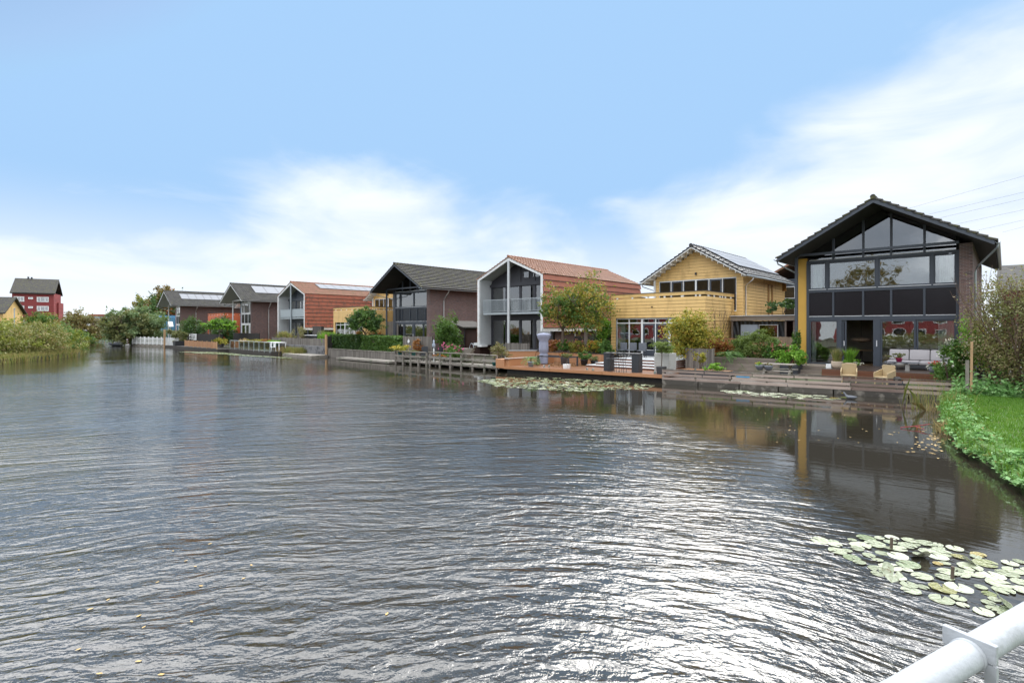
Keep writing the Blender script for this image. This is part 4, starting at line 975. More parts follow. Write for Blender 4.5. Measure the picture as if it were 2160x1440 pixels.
def wicker(label, loc, rz):
    t = thing('wicker_chair', label, 'chair', loc, rz, 'tan wicker chairs behind the board fence')
    MB().prism([(-.24, .42), (.24, .42), (.28, .86), (.22, .90), (-.22, .90), (-.28, .86)], 'y', .20, .235).build('backrest', M['wicker'], t, bevel=.01)
    B(-.27, .27, -.26, .24, .38, .43).build('seat', M['wicker'], t, bevel=.01)
    for s in (-1, 1):
        MB().prism([(-.26, .38), (.22, .38), (.22, .72), (-.2, .60), (-.26, .58)], 'x', s * .28 - .02, s * .28 + .02).build('armrest', M['wicker'], t, bevel=.008)
        B(s * .25 - .02, s * .25 + .02, -.25, -.21, 0, .38).build('leg', M['wicker'], t); B(s * .25 - .02, s * .25 + .02, .19, .23, 0, .38).build('leg', M['wicker'], t)
    return t
wicker('tan wicker armchair, the left of the pair behind the board fence', (-4.9, 26.4, .24), R_(8)); wicker('tan wicker armchair turned to the left, the right of the pair behind the board fence', (-3.62, 26.35, .24), R_(-28))
tag(MB().ball((0, 0, .1), .15, 14, .7).build('stone_ball', M['pot_dark'], None, smooth=True), 'flattened dark stone ball by the right wicker chair', 'garden ball').location = (-3.2, 26.3, .5)
tag(B(-.25, .25, -.25, .25, 0, .26).build('side_table', M['dark'], None, bevel=.02), 'low dark side table under the stone ball', 'side table').location = (-3.2, 26.35, .24)
# picnic table with two bowl planters
t = thing('picnic_table', 'weathered picnic table with bench seats left of the sleeper steps', 'table', (-7.9, 26.9, .24), R_(6))
B(-.75, .75, -.35, .35, .69, .73).build('tabletop', M['wood_gray'], t)
for s in (-1, 1):
    B(-.75, .75, s * .72 - .13, s * .72 + .13, .41, .45).build('bench', M['wood_gray'], t)
    MB().bar((s * .55, -.7, 0), (s * .55, .25, .69), .05, .1, (1, 0, 0)).bar((s * .55, .7, 0), (s * .55, -.25, .69), .05, .1, (1, 0, 0)).build('leg', M['wood_gray'], t)
for x, lb, fl in ((-8.45, 'dark bowl planter with yellow and white flowers, left on the picnic bench', 'fl_yel'), (-8.05, 'dark bowl planter with sparse brown plants, right on the picnic bench', 'fl_white')):
    potted(lb, (x, 26.1, .68), .19, .24, 'pot_grey', 'lf_bright' if fl == 'fl_yel' else 'lf_bush', .12, 120, .04, 'bowl', fl, 40 if fl == 'fl_yel' else 6, pr=.17, fsize=.04)
# long timber planter bed
t = thing('planter_wall', 'long grey timber planter bed below the clipped bush', 'planter', (-12.9, 28.6, 0))
B(0, 4.6, 0, .08, .28, 1.10).box(0, .08, .08, 1.6, .28, 1.10).build('planter_boards', M['wood_grayh'], t); B(.08, 4.6, .08, 2.6, .9, 1.04).build('soil', M['soil'], t)
B(-.02, 4.62, -.14, -.01, .24, .30).build('plinth', M['soil'], t)
t = thing('planter_box', 'low dark planter box at the foot of the yellow corner panel', 'planter', (-8.2, 28.45, 0)); B(-.05, .75, 0, .9, .24, .84).build('box', M['dark'], t, bevel=.01)
t = thing('raised_bed', 'low black raised bed behind the left end of the board fence', 'planter', (-12.0, 25.2, 0)); B(0, 2.4, 0, .9, .24, .56).build('box', M['dark'], t); B(.05, 2.35, .05, .85, .57, .59).build('soil', M['dead'], t)
shrub('rounded clipped green bush growing from the grey timber planter', (-9.75, 29.7, .95), (.98, .75, .72), 'lf_box', 12000, .045, 'bush', 'clipped_bush', 120, 5, shell=.82, csize=.16, h0=.74, low=-.9)
def fern(label, loc, L_, n=34, mat='lf_fern'):
    t = thing('fern', label, 'fern', loc); V = []
    for k in range(n):
        a = random.uniform(0, 6.28); up = random.uniform(.35, 1.1); L0 = L_ * random.uniform(.7, 1.1); side = np.array([-math.sin(a), math.cos(a), 0])
        pts = [np.array([L0 * u * math.cos(a), L0 * u * math.sin(a), L0 * (up * u - .85 * u * u)]) for u in np.linspace(0, 1, 16)]
        for j in range(15):
            w_ = L0 * .17 * math.sin(math.pi * (j + 1.5) / 17.5); fo = pts[j + 1] - pts[j]
            for s in (-1, 1): V += [pts[j], pts[j] + side * s * w_ * .6 + fo * .2, pts[j] + side * s * w_ + fo * .9 - np.array([0, 0, .02]), pts[j] + side * s * w_ * .55 + fo * .75]
    np_mesh('fronds', np.array(V), 4, M[mat], t); return t
fern('large fern spilling over the left part of the grey timber planter', (-11.1, 29.1, 1.05), 1.15, 60)
shrub('yellow and green leaved shrub in front of the glazed ground floor of the yellow house', (-12.9, 28.5, .5), (1.28, 1.0, 1.22), 'lf_yellow', 8500, .085, clumps=90, stems=9, shell=.25, csize=.3, h0=1.72, low=-1)
shrub('dark red-tinged shrub between the yellow shrub and the fern', (-11.9, 29.7, .95), (.8, .6, .5), 'lf_rust', 2200, .08, clumps=30)
shrub('green leafy shrub under the bare small tree', (-11.3, 30.6, .95), (.9, .5, .55), 'lf_green', 2400, .08, clumps=30)
shrub('hydrangea bush with faded pink heads before the reed screen', (-8.65, 29.3, .8), (.65, .5, .55), 'lf_green', 2200, .09, 'hydrangea', 'hydrangea', 30, 5, 'fl_hyd', 420, h0=.62, fsize=.06)
shrub('bright green leafy shrub at the foot of the yellow corner panel', (-7.95, 28.9, .84), (.6, .5, .5), 'lf_bright', 2400, .075, clumps=26, h0=.35)
shrub('tall thin green climber beside the dark corner post', (-7.95, 30.2, .5), (.22, .2, .8), 'lf_green', 900, .07, 'climber', 'climber', 16, 2, h0=1.2)
shrub('small bright green plant on the black raised bed', (-10.4, 25.6, .58), (.42, .35, .25), 'lf_bright', 900, .06, clumps=16, stems=0, h0=.15)
shrub('small yellow-green seedling behind the black raised bed', (-11.6, 26.8, .3), (.3, .25, .35), 'lf_yellow', 400, .07, clumps=10, h0=.75)
t = thing('bare_tree', 'small leafless pruned tree beside the corner of the yellow house', 'tree', (-12.2, 30.9, .9)); mb = MB()
mb.tube([(0, 0, 0), (.05, 0, .7), (.02, 0, 1.1)], .05, 8, .04, cap=False)
for k in range(9): branch_mb(mb, (.02, 0, random.uniform(.9, 1.1)), (random.uniform(-1, 1), random.uniform(-.5, .5), 1.3), random.uniform(.7, 1.1), .02, 2, .25, 2, 3, .5, .55)
mb.build('branches', M['bark'], t)
t = thing('shed', 'flat-roofed garden shelter wrapped in black tarpaulin between the yellow house and the nearest house', 'shed', (-12.55, 33.4, 0))
B(0, 3.7, 0, .06, 3.10, 3.38).box(0, .06, .06, 3, 3.1, 3.38).build('fascia', M['wood_grayh'], t); B(-.04, 3.75, -.05, 3.0, 3.385, 3.42).build('roof', M['sill'], t)
tm_ = MB(); n = 60; vs = []
for j, z in enumerate(np.linspace(1.9, 3.08, 8)):
    for i in range(n + 1): vs.append((.05 + 3.0 * i / n, .35 + .05 * math.sin(i * .9 + z * 3) * math.sin(z * 2 + i * .35) + random.uniform(-.02, .02), z))
tm_.raw(vs, [(j * (n + 1) + i, j * (n + 1) + i + 1, (j + 1) * (n + 1) + i + 1, (j + 1) * (n + 1) + i) for j in range(7) for i in range(n)]).build('tarpaulin', M['tarp'], t, smooth=True)
B(.55, 1.55, .22, .26, 1.7, 2.86).build('window_panel', M['pot_blue'], t); window(t, 1.6, 2.7, 1.7, 2.86, .24, .04, 'offwhite', 'glassd')
for x in (.02, 3.1, 3.55): B(x, x + .09, .1, .2, .4, 3.1).build('post', M['bark_g'], t)
B(0, 3.7, 2.8, 2.85, .4, 3.1).build('back_wall', M['wood_brown'], t)
shrub('dark green conifer-like plant growing over the shelter roof', (-9.9, 34.6, 3.42), (.95, .6, .45), 'lf_dark', 900, .10, clumps=16, stems=4, h0=.55)
upright_fence('reed_screen', 'straw-coloured reed screen between the clipped bush and the dark corner post', (-9.9, 31.4), (-8.3, 31.45), .4, 2.17, 'reedmat', .4, cat='screen')
upright_fence('fence', 'red-brown board fence under the black tarpaulin shelter', (-13.0, 31.6), (-9.95, 31.5), .4, 2.05, 'wood_tan', .14)
upright_fence('fence', 'dark upright boards beside the tall white planter', (-12.95, 27.9), (-11.3, 27.7), .3, 1.55, 'wood_grayv', .14)
bamb = thing('timber_prop', 'leaning rusty timber prop against the yellow corner panel', 'prop', (-8.15, 30.2, .6)); MB().bar((0, 0, 0), (.25, .1, 1.6), .05, .09).build('timber', M['deck_red'], bamb)
# posts and climber at the right end
t = thing('fence_post', 'pair of strapped timber posts, grey and orange, at the right end of the board fence', 'post', (-1.02, 24.3, .1)); B(0, .1, 0, .1, 0, 1.45).build('grey_post', M['wood_gray'], t); MB().bar((.15, .05, 0), (.17, .05, 2.1), .07, .07, (0, 1, 0)).build('orange_post', M['wood_new'], t)
shrub('flowering climber with white and yellow blooms over the right end of the board fence', (-1.5, 25.6, .3), (.5, .5, .95), 'lf_green', 2600, .07, 'climber', 'climber', 34, 6, 'fl_white', 200, h0=.95, fsize=.055)
shrub('leafy vine climbing above the orange post', (-.95, 26.2, .5), (.4, .4, 1.0), 'lf_bright', 1500, .065, 'climber', 'climber', 26, 5, h0=1.3)
t = thing('bird_table', 'wooden bird table with small roof in front of the brick pillar', 'bird table', (-1.35, 27.5, .3))
B(-.03, .03, -.03, .03, 0, 1.45).build('post', M['wood_new'], t); B(-.25, .25, -.2, .2, 1.45, 1.48).build('tray', M['wood_tan'], t); MB().prism([(-.32, 1.75), (0, 1.9), (.32, 1.75), (0, 1.93)], 'y', -.22, .22).build('roof', M['bark'], t)
B(-.22, -.19, -.15, .15, 1.48, 1.78).box(.19, .22, -.15, .15, 1.48, 1.78).build('upright', M['wood_tan'], t)
t = thing('log_store', 'black open shed with a flat pale roof behind the brown bush', 'shed', (-.9, 33.0, 0)); B(0, 1.0, 0, 1.6, .25, 1.85).build('wall', M['wood_black'], t); B(-.1, 1.05, -.1, 1.7, 1.86, 1.92).build('roof', M['sill'], t)
# big brown bush
t = thing('bush', 'large tangled brown bush with sparse leaves at the right edge', 'bush', (.55, 25.4, .25)); mb = MB()
for k in range(26): branch_mb(mb, (random.uniform(-.3, .6), random.uniform(-.4, .4), 0), (random.uniform(-.6, .95), random.uniform(-.8, .8), 1.15), random.uniform(1.2, 1.8), .032, 3, .42, 3, 3, .28, .62)
mb.build('branches', M['twig'], t)
foliage('foliage', M['lf_bush'], t, crown_pts((.4, 0, 2.3), (1.8, 1.5, 2.1), 22000, 150, .24, .35, -1), .055)
foliage('foliage', M['lf_olive'], t, crown_pts((.3, 0, 3.0), (1.75, 1.5, 1.6), 4500, 70, .2, .5, -.6), .06)
shrub('yellow-green shrub behind the big brown bush', (-.45, 30.5, .3), (.5, .5, .8), 'lf_yellow', 1500, .07, clumps=24, h0=1.9, stems=3)
# white cars behind the bush
def car(label, loc, rz):
    t = thing('parked_car', label, 'car', loc, rz, 'cars parked on the street side')
    body = MB().prism([(-2.1, .25), (2.1, .25), (2.15, .6), (2.0, .85), (1.2, .95), (.6, 1.42), (-1.2, 1.46), (-1.9, 1.0), (-2.15, .85)], 'y', -.85, .85).build('body', M['white'], t, bevel=.08, smooth=False)
    B(-1.2, .65, -.87, .87, .98, 1.32).build('window', M['panel'], t, bevel=.05)
    for x in (-1.35, 1.35):
        for s in (-1, 1):
            w_ = MB().tube([(x, s * .72, .32), (x, s * .88, .32)], .32, 18).build('tyre', M['pot_dark'], t); MB().tube([(x, s * .875, .32), (x, s * .89, .32)], .19, 12).build('rim', M['galv'], w_)
    for s in (-1, 1): B(2.08, 2.17, s * .65 - .12, s * .65 + .12, .62, .74).build('headlight', M['sill'], t)
    return t
car('white car seen through the brown bush', (.3, 36.0, .33), R_(20))
# ---------------------------------------------------------------- deck of the yellow house
polydeck('terracotta_deck', 'wet terracotta-coloured plank deck in front of the yellow house, with orange edge board', [(-21.7, 22.5), (-12.05, 23.55), (-12.05, 27.5), (-13.0, 30), (-22.0, 30), (-21.7, 27.6)], .40, .12, 'deck_b', edge='deck_edge', piles=0)
t = thing('deck_underframe', 'dark timber frame under the terracotta deck', 'frame', (-21.6, 22.7, 0)); MB().bar((0, 0, .12), (9.5, 1.03, .12), .1, .3).build('beam', M['wood_black'], t)
t = thing('garden_steps', 'wide red-brown steps with white nosings up to the door of the yellow house', 'steps', (-17.9, 25.5, 0))
for i in range(4):
    B(.28 * i, 4.6, .55 * i, 4.6, .40 + .115 * i, .40 + .115 * (i + 1) - .03).build('riser', M['deck_red'], t)
    B(.28 * i - .02, 4.6, .55 * i - .03, 4.6, .40 + .115 * (i + 1) - .028, .40 + .115 * (i + 1)).build('nosing', M['offwhite'], t)
t = thing('planter_wall', 'long orange board planter wall behind the black metal frame', 'planter', (-23.6, 27.6, 0))
B(0, 5.7, 0, .08, .4, 1.02).build('planter_boards', M['wood_tan'], t); B(0, 5.6, .09, 1.6, .4, .96).build('soil', M['soil'], t); B(0, 5.75, -.02, .12, 1.025, 1.06).build('cap', M['wood_dk'], t)
t = thing('timber_box', 'low orange timber box at the left corner of the terracotta deck', 'planter', (-22.4, 22.5, 0))
B(0, .7, 0, .9, .26, .80).build('box', M['deck_edge'], t, bevel=.01); MB().prism([(.7, .40), (1.0, .40), (1.0, .82), (.7, .80)], 'x', 0, .05).build('upright', M['white'], t)
B(.7, 1.0, .1, 4.4, .4, .82).build('side_box', M['deck_edge'], t); B(.68, 1.04, .0, 4.45, .822, .86).build('cap', M['wood_pinkgray'], t)
t = thing('timber_bench', 'slanted orange timber back panel behind the low timber box', 'bench', (-24.9, 26.0, 0))
MB().prism([(0, .55), (2.5, .6), (2.75, 1.18), (-.15, 1.08)], 'y', 0, .06).build('backrest', M['deck_edge'], t); MB().bar((-.18, -.01, 1.10), (2.78, -.01, 1.20), .09, .04).bar((0, -.02, .5), (-.18, -.02, 1.12), .05, .06).build('white_trim', M['offwhite'], t)
# patio heater with cover
t = thing('patio_heater', 'tall patio heater under a blue-grey cover in front of the autumn trees', 'heater', (-21.05, 25.4, .4))
hm = MB().lathe(0, 0, [(.25, .0), (.27, .10), (.25, .22), (.28, .34), (.25, .48), (.28, .60), (.22, .68), (.28, .74), (.29, 1.0), (.28, 1.35), (.27, 1.42), (.38, 1.62), (.44, 1.80), (.43, 1.86), (.25, 1.92), (.02, 1.95)], 28)
for i, v in enumerate(hm.v): a = math.atan2(v[1], v[0]); k_ = 1 + .05 * math.sin(a * 9 + v[2] * 4) + .03 * math.sin(v[2] * 23 + a * 4); hm.v[i] = (v[0] * k_, v[1] * k_, v[2])
hm.build('cover', M['cover'], t, smooth=True)
t = thing('metal_frame', 'empty black metal bench frame around the covered heater', 'bench', (-21.0, 24.7, .4))
B(0, 2.4, 0, .06, .50, .56).box(0, 2.4, .9, .96, .50, .56).box(0, .06, .06, .9, .50, .56).box(2.34, 2.4, .06, .9, .50, .56).build('top_frame', M['dark'], t)
for x in (0, 2.32):
    for y in (0, .88): B(x, x + .08, y, y + .08, 0, .50).build('leg', M['dark'], t)
# bar table, stools, chairs behind
t = thing('bar_table', 'dark slatted bar table standing on the terracotta deck', 'table', (-15.45, 23.55, .4), R_(6))
B(0, 1.95, 0, .55, .92, .97).build('tabletop', M['dark'], t, bevel=.005)
for x0 in (0.0, 1.58):
    lg = MB()
    for i in range(4): lg.box(x0 + i * .093, x0 + i * .093 + .085, 0.02, .05, 0, .92)
    lg.box(x0, x0 + .37, .05, .52, 0, .92).build('leg', M['dark'], t)
for i, (x, lb) in enumerate(((-14.95, 'black wire bar stool, left one under the bar table'), (-14.6, 'black wire bar stool, middle one under the bar table'), (-14.2, 'black wire bar stool, right one under the bar table'))):
    t = thing('bar_stool', lb, 'stool', (x, 23.35 + i * .03, .4), 0, 'wire bar stools')
    MB().lathe(0, 0, [(.17, .66), (.18, .68), (.17, .70)], 14).build('seat', M['black'], t)
    for k in range(4):
        a = k * 1.57 + .78; MB().tube([(.12 * math.cos(a), .12 * math.sin(a), .66), (.20 * math.cos(a), .20 * math.sin(a), 0)], .011, 5).build('leg', M['black'], t)
    MB().tube([(.17 * math.cos(b_ * .628), .17 * math.sin(b_ * .628), .25) for b_ in range(11)], .008, 4).build('foot_ring', M['black'], t)
    MB().tube([(-.16, .08, .68), (-.17, .12, .95), (0, .17, 1.0), (.17, .12, .95), (.16, .08, .68)], .012, 5).tube([(-.08, .16, .7), (.08, .16, .96)], .008, 4).tube([(.08, .16, .7), (-.08, .16, .96)], .008, 4).build('backrest', M['black'], t)
for i, x in enumerate((-17.6, -16.9, -16.2)):
    t = thing('garden_chair', ('grey woven garden chair on the upper landing, left of three', 'grey woven garden chair on the upper landing, middle of three', 'grey woven garden chair on the upper landing, right of three')[i], 'chair', (x, 28.9, .86), R_(8 * i), 'grey chairs before the yellow house')
    B(-.24, .24, -.22, .24, .40, .44).build('seat', M['pot_grey'], t); B(-.24, .24, .22, .26, .44, .88).build('backrest', M['pot_grey'], t, bevel=.01)
    for sx in (-.22, .2):
        for sy in (-.2, .22): B(sx, sx + .03, sy, sy + .03, 0, .4).build('leg', M['black'], t)
t = thing('tall_planter', 'tall grey-white clapboard planter box beside the wide steps', 'planter', (-12.95, 24.35, .4)); B(0.02, .78, .02, .78, 0, 1.0).build('box', M['sid_w'], t)
lap('siding', M['sid_w'], t, 'x', 0, .8, 0, 1.0, 0.02, -1, .125, .015); lap('siding', M['sid_w'], t, 'y', .0, .8, 0, 1.0, .78, 1, .125, .015); foliage('foliage', M['lf_box'], t, crown_pts((.4, .4, 1.05), (.45, .4, .14), 700, 20, .3, .3), .05)
potted('small umbrella-shaped tree in a square dark pot at the right corner of the terracotta deck', (-12.35, 23.95, .4), .19, .37, 'pot_dark', 'lf_box', .88, 2200, .045, kindp='standard', square=True, pr=.52)
potted('spiky palm in a blue-grey pot at the left of the terracotta deck', (-20.2, 23.2, .4), .2, .30, 'pot_blue', 'lf_fern', .55, 10, .05, kindp='palm', pr=.62)
potted('pale olive shrub on a slim stem in a white cube pot', (-17.9, 23.6, .4), .16, .24, 'white', 'lf_olive', .42, 700, .05, kindp='standard', square=True, pr=.26)
potted('grey pot of dark flowers inside the black metal frame', (-19.7, 25.7, .4), .24, .5, 'pot_grey', 'lf_rust', .28, 400, .06, pr=.3)
potted('dark round pot with a leafy plant at the left end of the wide steps', (-18.55, 26.2, .4), .24, .36, 'pot_dark', 'lf_green', .5, 800, .07, pr=.42)
potted('dark pot with a low bush beside the wide steps', (-18.1, 26.6, .4), .24, .3, 'pot_dark', 'lf_olive', .3, 500, .06, pr=.36)
shrub('small grey-green tuft on the deck before the heater', (-20.6, 24.2, .4), (.25, .2, .14), 'lf_olive', 400, .04, clumps=10, stems=0, h0=.08)
for i, (x, y) in enumerate(((-19.2, 23.2), (-16.3, 23.3), (-15.9, 23.25), (-12.6, 23.75), (-19.0, 23.4))):
    t = thing('glass_lantern', 'small clear glass lantern standing near the edge of the terracotta deck', 'lantern', (x, y, .4), 0, 'glass lanterns along the deck edge'); MB().lathe(0, 0, [(.05, 0), (.055, .12), (.04, .13)], 10).build('glass', M['glassblue'], t); MB().lathe(0, 0, [(.02, .01), (.02, .07)], 8).build('candle', M['white'], t)
# leaf litter
P = np.stack([rng.uniform(-21.3, -18.2, 900), rng.uniform(24.0, 27.4, 900), np.full(900, .412)], 1); P = P[P[:, 1] > 23.6 + (P[:, 0] + 21) * .1]
kind(np_mesh('fallen_leaves', leaf_quads(P, .085, 1.4, 6), 4, M['dead']), 'stuff')['label'] = 'brown fallen leaves strewn over the terracotta deck'
# two autumn trees and the hydrangea row
tree('green and yellow autumn tree, left of the two before the orange tiled house', (-21.55, 28.0, .9), 1.9, (.0, 0, 2.95), (1.6, 1.3, 1.40), ['lf_autumn', 'lf_green'], 4600, .10, .12, clumps=70, csize=.2, shell=.35, low=-1)
tree('taller yellow-orange autumn tree, right of the two before the orange tiled house', (-20.05, 28.5, .9), 2.2, (.15, 0, 3.25), (1.7, 1.3, 1.75), ['lf_yellow', 'lf_autumn', 'lf_green', 'lf_autumn'], 5600, .10, .15, clumps=80, csize=.2, shell=.3, bark='bark_g', low=-1)
for i, (x, r_, m_, fl, lb) in enumerate(((-22.6, .6, 'lf_rust', 'fl_hyd', 'rust-brown hydrangea nearest the covered heater'), (-21.6, .55, 'lf_green', 'fl_hyd', 'green hydrangea with faded heads between the two autumn trunks'), (-20.5, .6, 'lf_autumn', 'fl_hyd', 'yellowing hydrangea behind the left autumn trunk'), (-19.2, .6, 'lf_yellow', 'fl_orange', 'yellow-green shrub right of the taller autumn trunk'), (-18.4, .5, 'lf_green', None, 'green shrub at the right end of the orange planter wall'))):
    shrub(lb, (x, 28.3, .95), (r_, .5, .45), m_, 1500, .085, 'hydrangea' if 'hydrangea' in lb else 'shrub', 'hydrangea' if 'hydrangea' in lb else 'shrub', 26, 4, fl, 260, h0=.4, fsize=.07)
shrub('dark green ivy mass against the left wall of the yellow house', (-20.2, 31.5, .4), (1.3, .9, 1.7), 'lf_dark', 5500, .10, 'ivy', 'ivy', 60, 5, h0=1.6)
shrub('light green climbing plant over the ivy at the left wall of the yellow house', (-19.75, 30.6, 1.4), (.55, .5, .9), 'lf_bright', 1800, .09, 'climber', 'climber', 34, 3, h0=1.0)
upright_fence('fence', 'dark board fence under the overhanging orange tiled wall', (-24.3, 33.0), (-19.4, 32.6), .4, 2.0, 'wood_dk', .14)
upright_fence('fence', 'short dark weathered fence in front of the glazed corner of the orange tiled house', (-26.9, 28.0), (-24.6, 28.0), .4, 1.55, 'wood_grayv', .14)

t = thing('pendant_lamp', 'wide shallow pendant lamp inside the open sliding door', 'lamp', (-5.6, 33.2, 1.9)); MB().lathe(0, 0, [(.05, 0), (.42, .06), (.48, .14), (.40, .22), (.04, .26)], 20).build('lamp_shade', M['reedmat'], t, smooth=True); MB().tube([(0, 0, .26), (0, 0, 1.2)], .008, 4).build('cord', M['black'], t)
t = thing('dining_table', 'round wooden table inside the open sliding door', 'table', (-5.6, 33.2, .77)); MB().lathe(0, 0, [(.65, .70), (.66, .74)], 22).build('tabletop', M['floor_in'], t); MB().tube([(0, 0, 0), (0, 0, .7)], .06, 8).build('leg', M['wood_dk'], t)
M['moss'] = pbr('moss', (.05, .08, .015), .95, .5, 30, 1, 60, dirt=(.03, .025, .02), ds=14)
# ---------------------------------------------------------------- garden of the dark brick house with rail fence
rd = [(-22.4, 22.75), (-29.0, 22.6), (-33.0, 22.6)]
polydeck('waterside_deck', 'grey plank deck behind the post and rail fence of the dark brick house', [(-33.0, 22.75), (-22.4, 22.8), (-22.4, 26), (-33.0, 26)], .24, .1, 'wood_gray', piles=6)
def rail_fence(name, label, a, b, zt, n, lower, mat='wood_gray', cat='fence', z0=-.1, top=.05):
    t = thing(name, label, cat, (a[0], a[1], 0), math.atan2(b[1] - a[1], b[0] - a[0])); l = math.hypot(b[0] - a[0], b[1] - a[1])
    for i in range(n + 1):
        x = (l - .1) * i / n; B(x, x + .10, -.05, .05, z0, zt - .05).build('post', M[mat], t)
    mb = MB(); seg_board(mb, (0, -.07), (l, -.07), zt - .05, zt, .14, 2.5); mb.build('top_rail', M[mat], t)
    for z in lower: mb = MB(); seg_board(mb, (0, -.065), (l, -.065), z, z + .13, .03, 2.2); mb.build('rail', M[mat], t)
    return t
rail_fence('rail_fence', 'grey post and rail fence along the water, right of the teal pots', (-29.0, 22.65), (-22.5, 22.75), 1.02, 6, (.58, .22))
rail_fence('rail_fence', 'grey post and rail fence in front of the teal pots', (-33.0, 22.6), (-29.2, 22.6), .98, 4, (.55,))
upright_fence('fence', 'tall grey board panel with small signs behind the dark garden chairs', (-34.3, 24.2), (-30.7, 24.2), .3, 2.0, 'wood_grayv', .19)
t = thing('wall_sign', 'small white house number plate on the tall grey board panel', 'sign', (-33.6, 24.15, 1.5)); MB().prism([(0, 0), (.2, 0), (.24, .15), (.1, .3), (-.02, .15)], 'y', 0, .02).build('plate', M['white'], t)
t = thing('wall_lamp', 'white tubular wall lamp on the tall grey board panel', 'lamp', (-32.2, 24.12, 1.35)); MB().tube([(0, 0, 0), (0, 0, .35)], .05, 10).build('shade', M['white'], t); B(-.03, .03, 0, .06, .1, .25).build('bracket', M['black'], t)
for x, lb, y in ((-32.6, 'teal pot with yellow flowers behind the rail fence, left of two', 22.85), (-31.3, 'teal pot behind the rail fence, right of two', 22.9)):
    potted(lb, (x, y, .5), .26, .38, 'pot_teal', 'lf_yellow' if x < -32 else 'lf_olive', .5 if x < -32 else .15, 900, .07, flowers='fl_yel' if x < -32 else None, fn=160, pr=.75 if x < -32 else .3, fsize=.07)
shrub('reddish-brown leafy bush against the tall grey board panel', (-32.0, 23.9, .5), (.55, .35, .5), 'lf_rust', 900, .07, clumps=18, h0=.75)
for i, (x, y, r_) in enumerate(((-31.0, 23.6, 20), (-29.6, 23.3, -30), (-28.9, 23.9, 90))):
    t = thing('garden_chair', ('black mesh garden chair against the tall grey board panel', 'black mesh garden chair seen from behind at the fence corner', 'black mesh garden chair beside the pink flowers')[i], 'chair', (x, y, .24), R_(r_), 'black chairs by the rail fence')
    B(-.27, .27, -.25, .25, .42, .45).build('seat', M['dark'], t); B(-.27, .27, .25, .28, .45, 1.05).build('backrest', M['dark'], t)
    for sx in (-.26, .23):
        for sy in (-.24, .24): B(sx, sx + .03, sy, sy + .03, 0, .42).build('leg', M['black'], t)
shrub('bed of pink flowers beside the black chairs', (-28.6, 24.3, .4), (1.1, .5, .6), 'lf_green', 2600, .08, 'flowers', 'flower_bed', 36, 6, 'fl_pink', 520, h0=.45, fsize=.09)
shrub('narrow dark green evergreen in front of the brick side wall', (-33.6, 28.2, .4), (1.15, 1.0, 1.55), 'lf_green', 6000, .10, 'tree', 'evergreen_tree', 70, 4, h0=1.6, low=-1, shell=.3)
t = thing('slide_planter', 'weathered timber planter with a slanting slatted side and hoop handle', 'planter', (-28.3, 24.6, .35))
B(0, .9, 0, .7, 0, .42).box(0, .9, .02, .7, .44, .86).build('box', M['wood_gray'], t); 
for k in range(4): MB().bar((.75 + .1 * k, -.05 - .0 * k, .0 + .03 * k), (1.9 - .1 * k, -.05, 1.0 - .2 * k), .03, .13, (0, 1, 0)).build('slat', M['wood_grayh'], t)
MB().tube([(1.15 + .22 * math.cos(a), .3, .85 + .38 * math.sin(a)) for a in np.linspace(0, math.pi, 9)], .02, 6).build('hoop', M['galv'], t)
t = thing('bird_figure', 'white post with a grey-blue bird figure before the pink flowers', 'ornament', (-28.9, 22.95, .24)); B(-.04, .04, -.03, .03, 0, 1.0).build('post', M['white'], t); MB().lathe(0, 0, [(.02, 1.0), (.1, 1.1), (.12, 1.25), (.05, 1.4), (.07, 1.5), (.01, 1.6)], 12).build('bird', M['pot_blue'], t, smooth=True)
t = thing('shed', 'dark brown board shed with low gable roof and blue butterfly between two houses', 'shed', (-37.0, 30.0, 0))
MB().prism([(0, .35), (5.2, .35), (5.2, 2.6), (3.4, 2.6), (1.25, 3.1), (0, 2.8)], 'y', .1, 3).build('wall', M['wood_brown'], t)
MB().prism([(-.3, 2.76), (1.25, 3.16), (3.5, 2.62), (5.2, 2.62), (5.2, 2.72), (3.5, 2.72), (1.25, 3.28), (-.3, 2.88)], 'y', -.25, 3).build('roof', M['wood_dk'], t)
MB().tube([(3.5, 0, 2.6), (3.35, .05, 2.3), (3.3, .06, .5)], .04, 6).build('downpipe', M['dark'], t)
wg = MB(); wg.prism([(1.55, 2.0), (1.75, 2.25), (1.85, 2.15), (1.72, 1.95), (1.9, 1.75), (1.72, 1.7), (1.62, 1.9), (1.5, 1.75), (1.42, 1.95)], 'y', .06, .085); wg.build('butterfly', M['blue_board'], t)
potted('teal pot at the right end of the rail fence', (-22.9, 22.95, .24), .2, .3, 'pot_teal', 'lf_olive', .2, 200, .05)
shrub('loose brownish seaside shrub above the right end of the rail fence', (-23.0, 23.5, .3), (.85, .5, .6), 'lf_bush', 1500, .06, clumps=26, h0=.75, stems=9, shell=.2)
shrub('orange flowers trailing behind the rail fence', (-28.3, 22.95, .3), (.7, .15, .14), 'lf_green', 300, .06, 'flowers', 'flower_bed', 14, 0, 'fl_orange', 260, h0=.4, fsize=.07)
upright_fence('fence', 'low dark board edge under the white gable frame', (-26.5, 26.4), (-22.2, 26.4), .24, .8, 'wood_dk', .16)
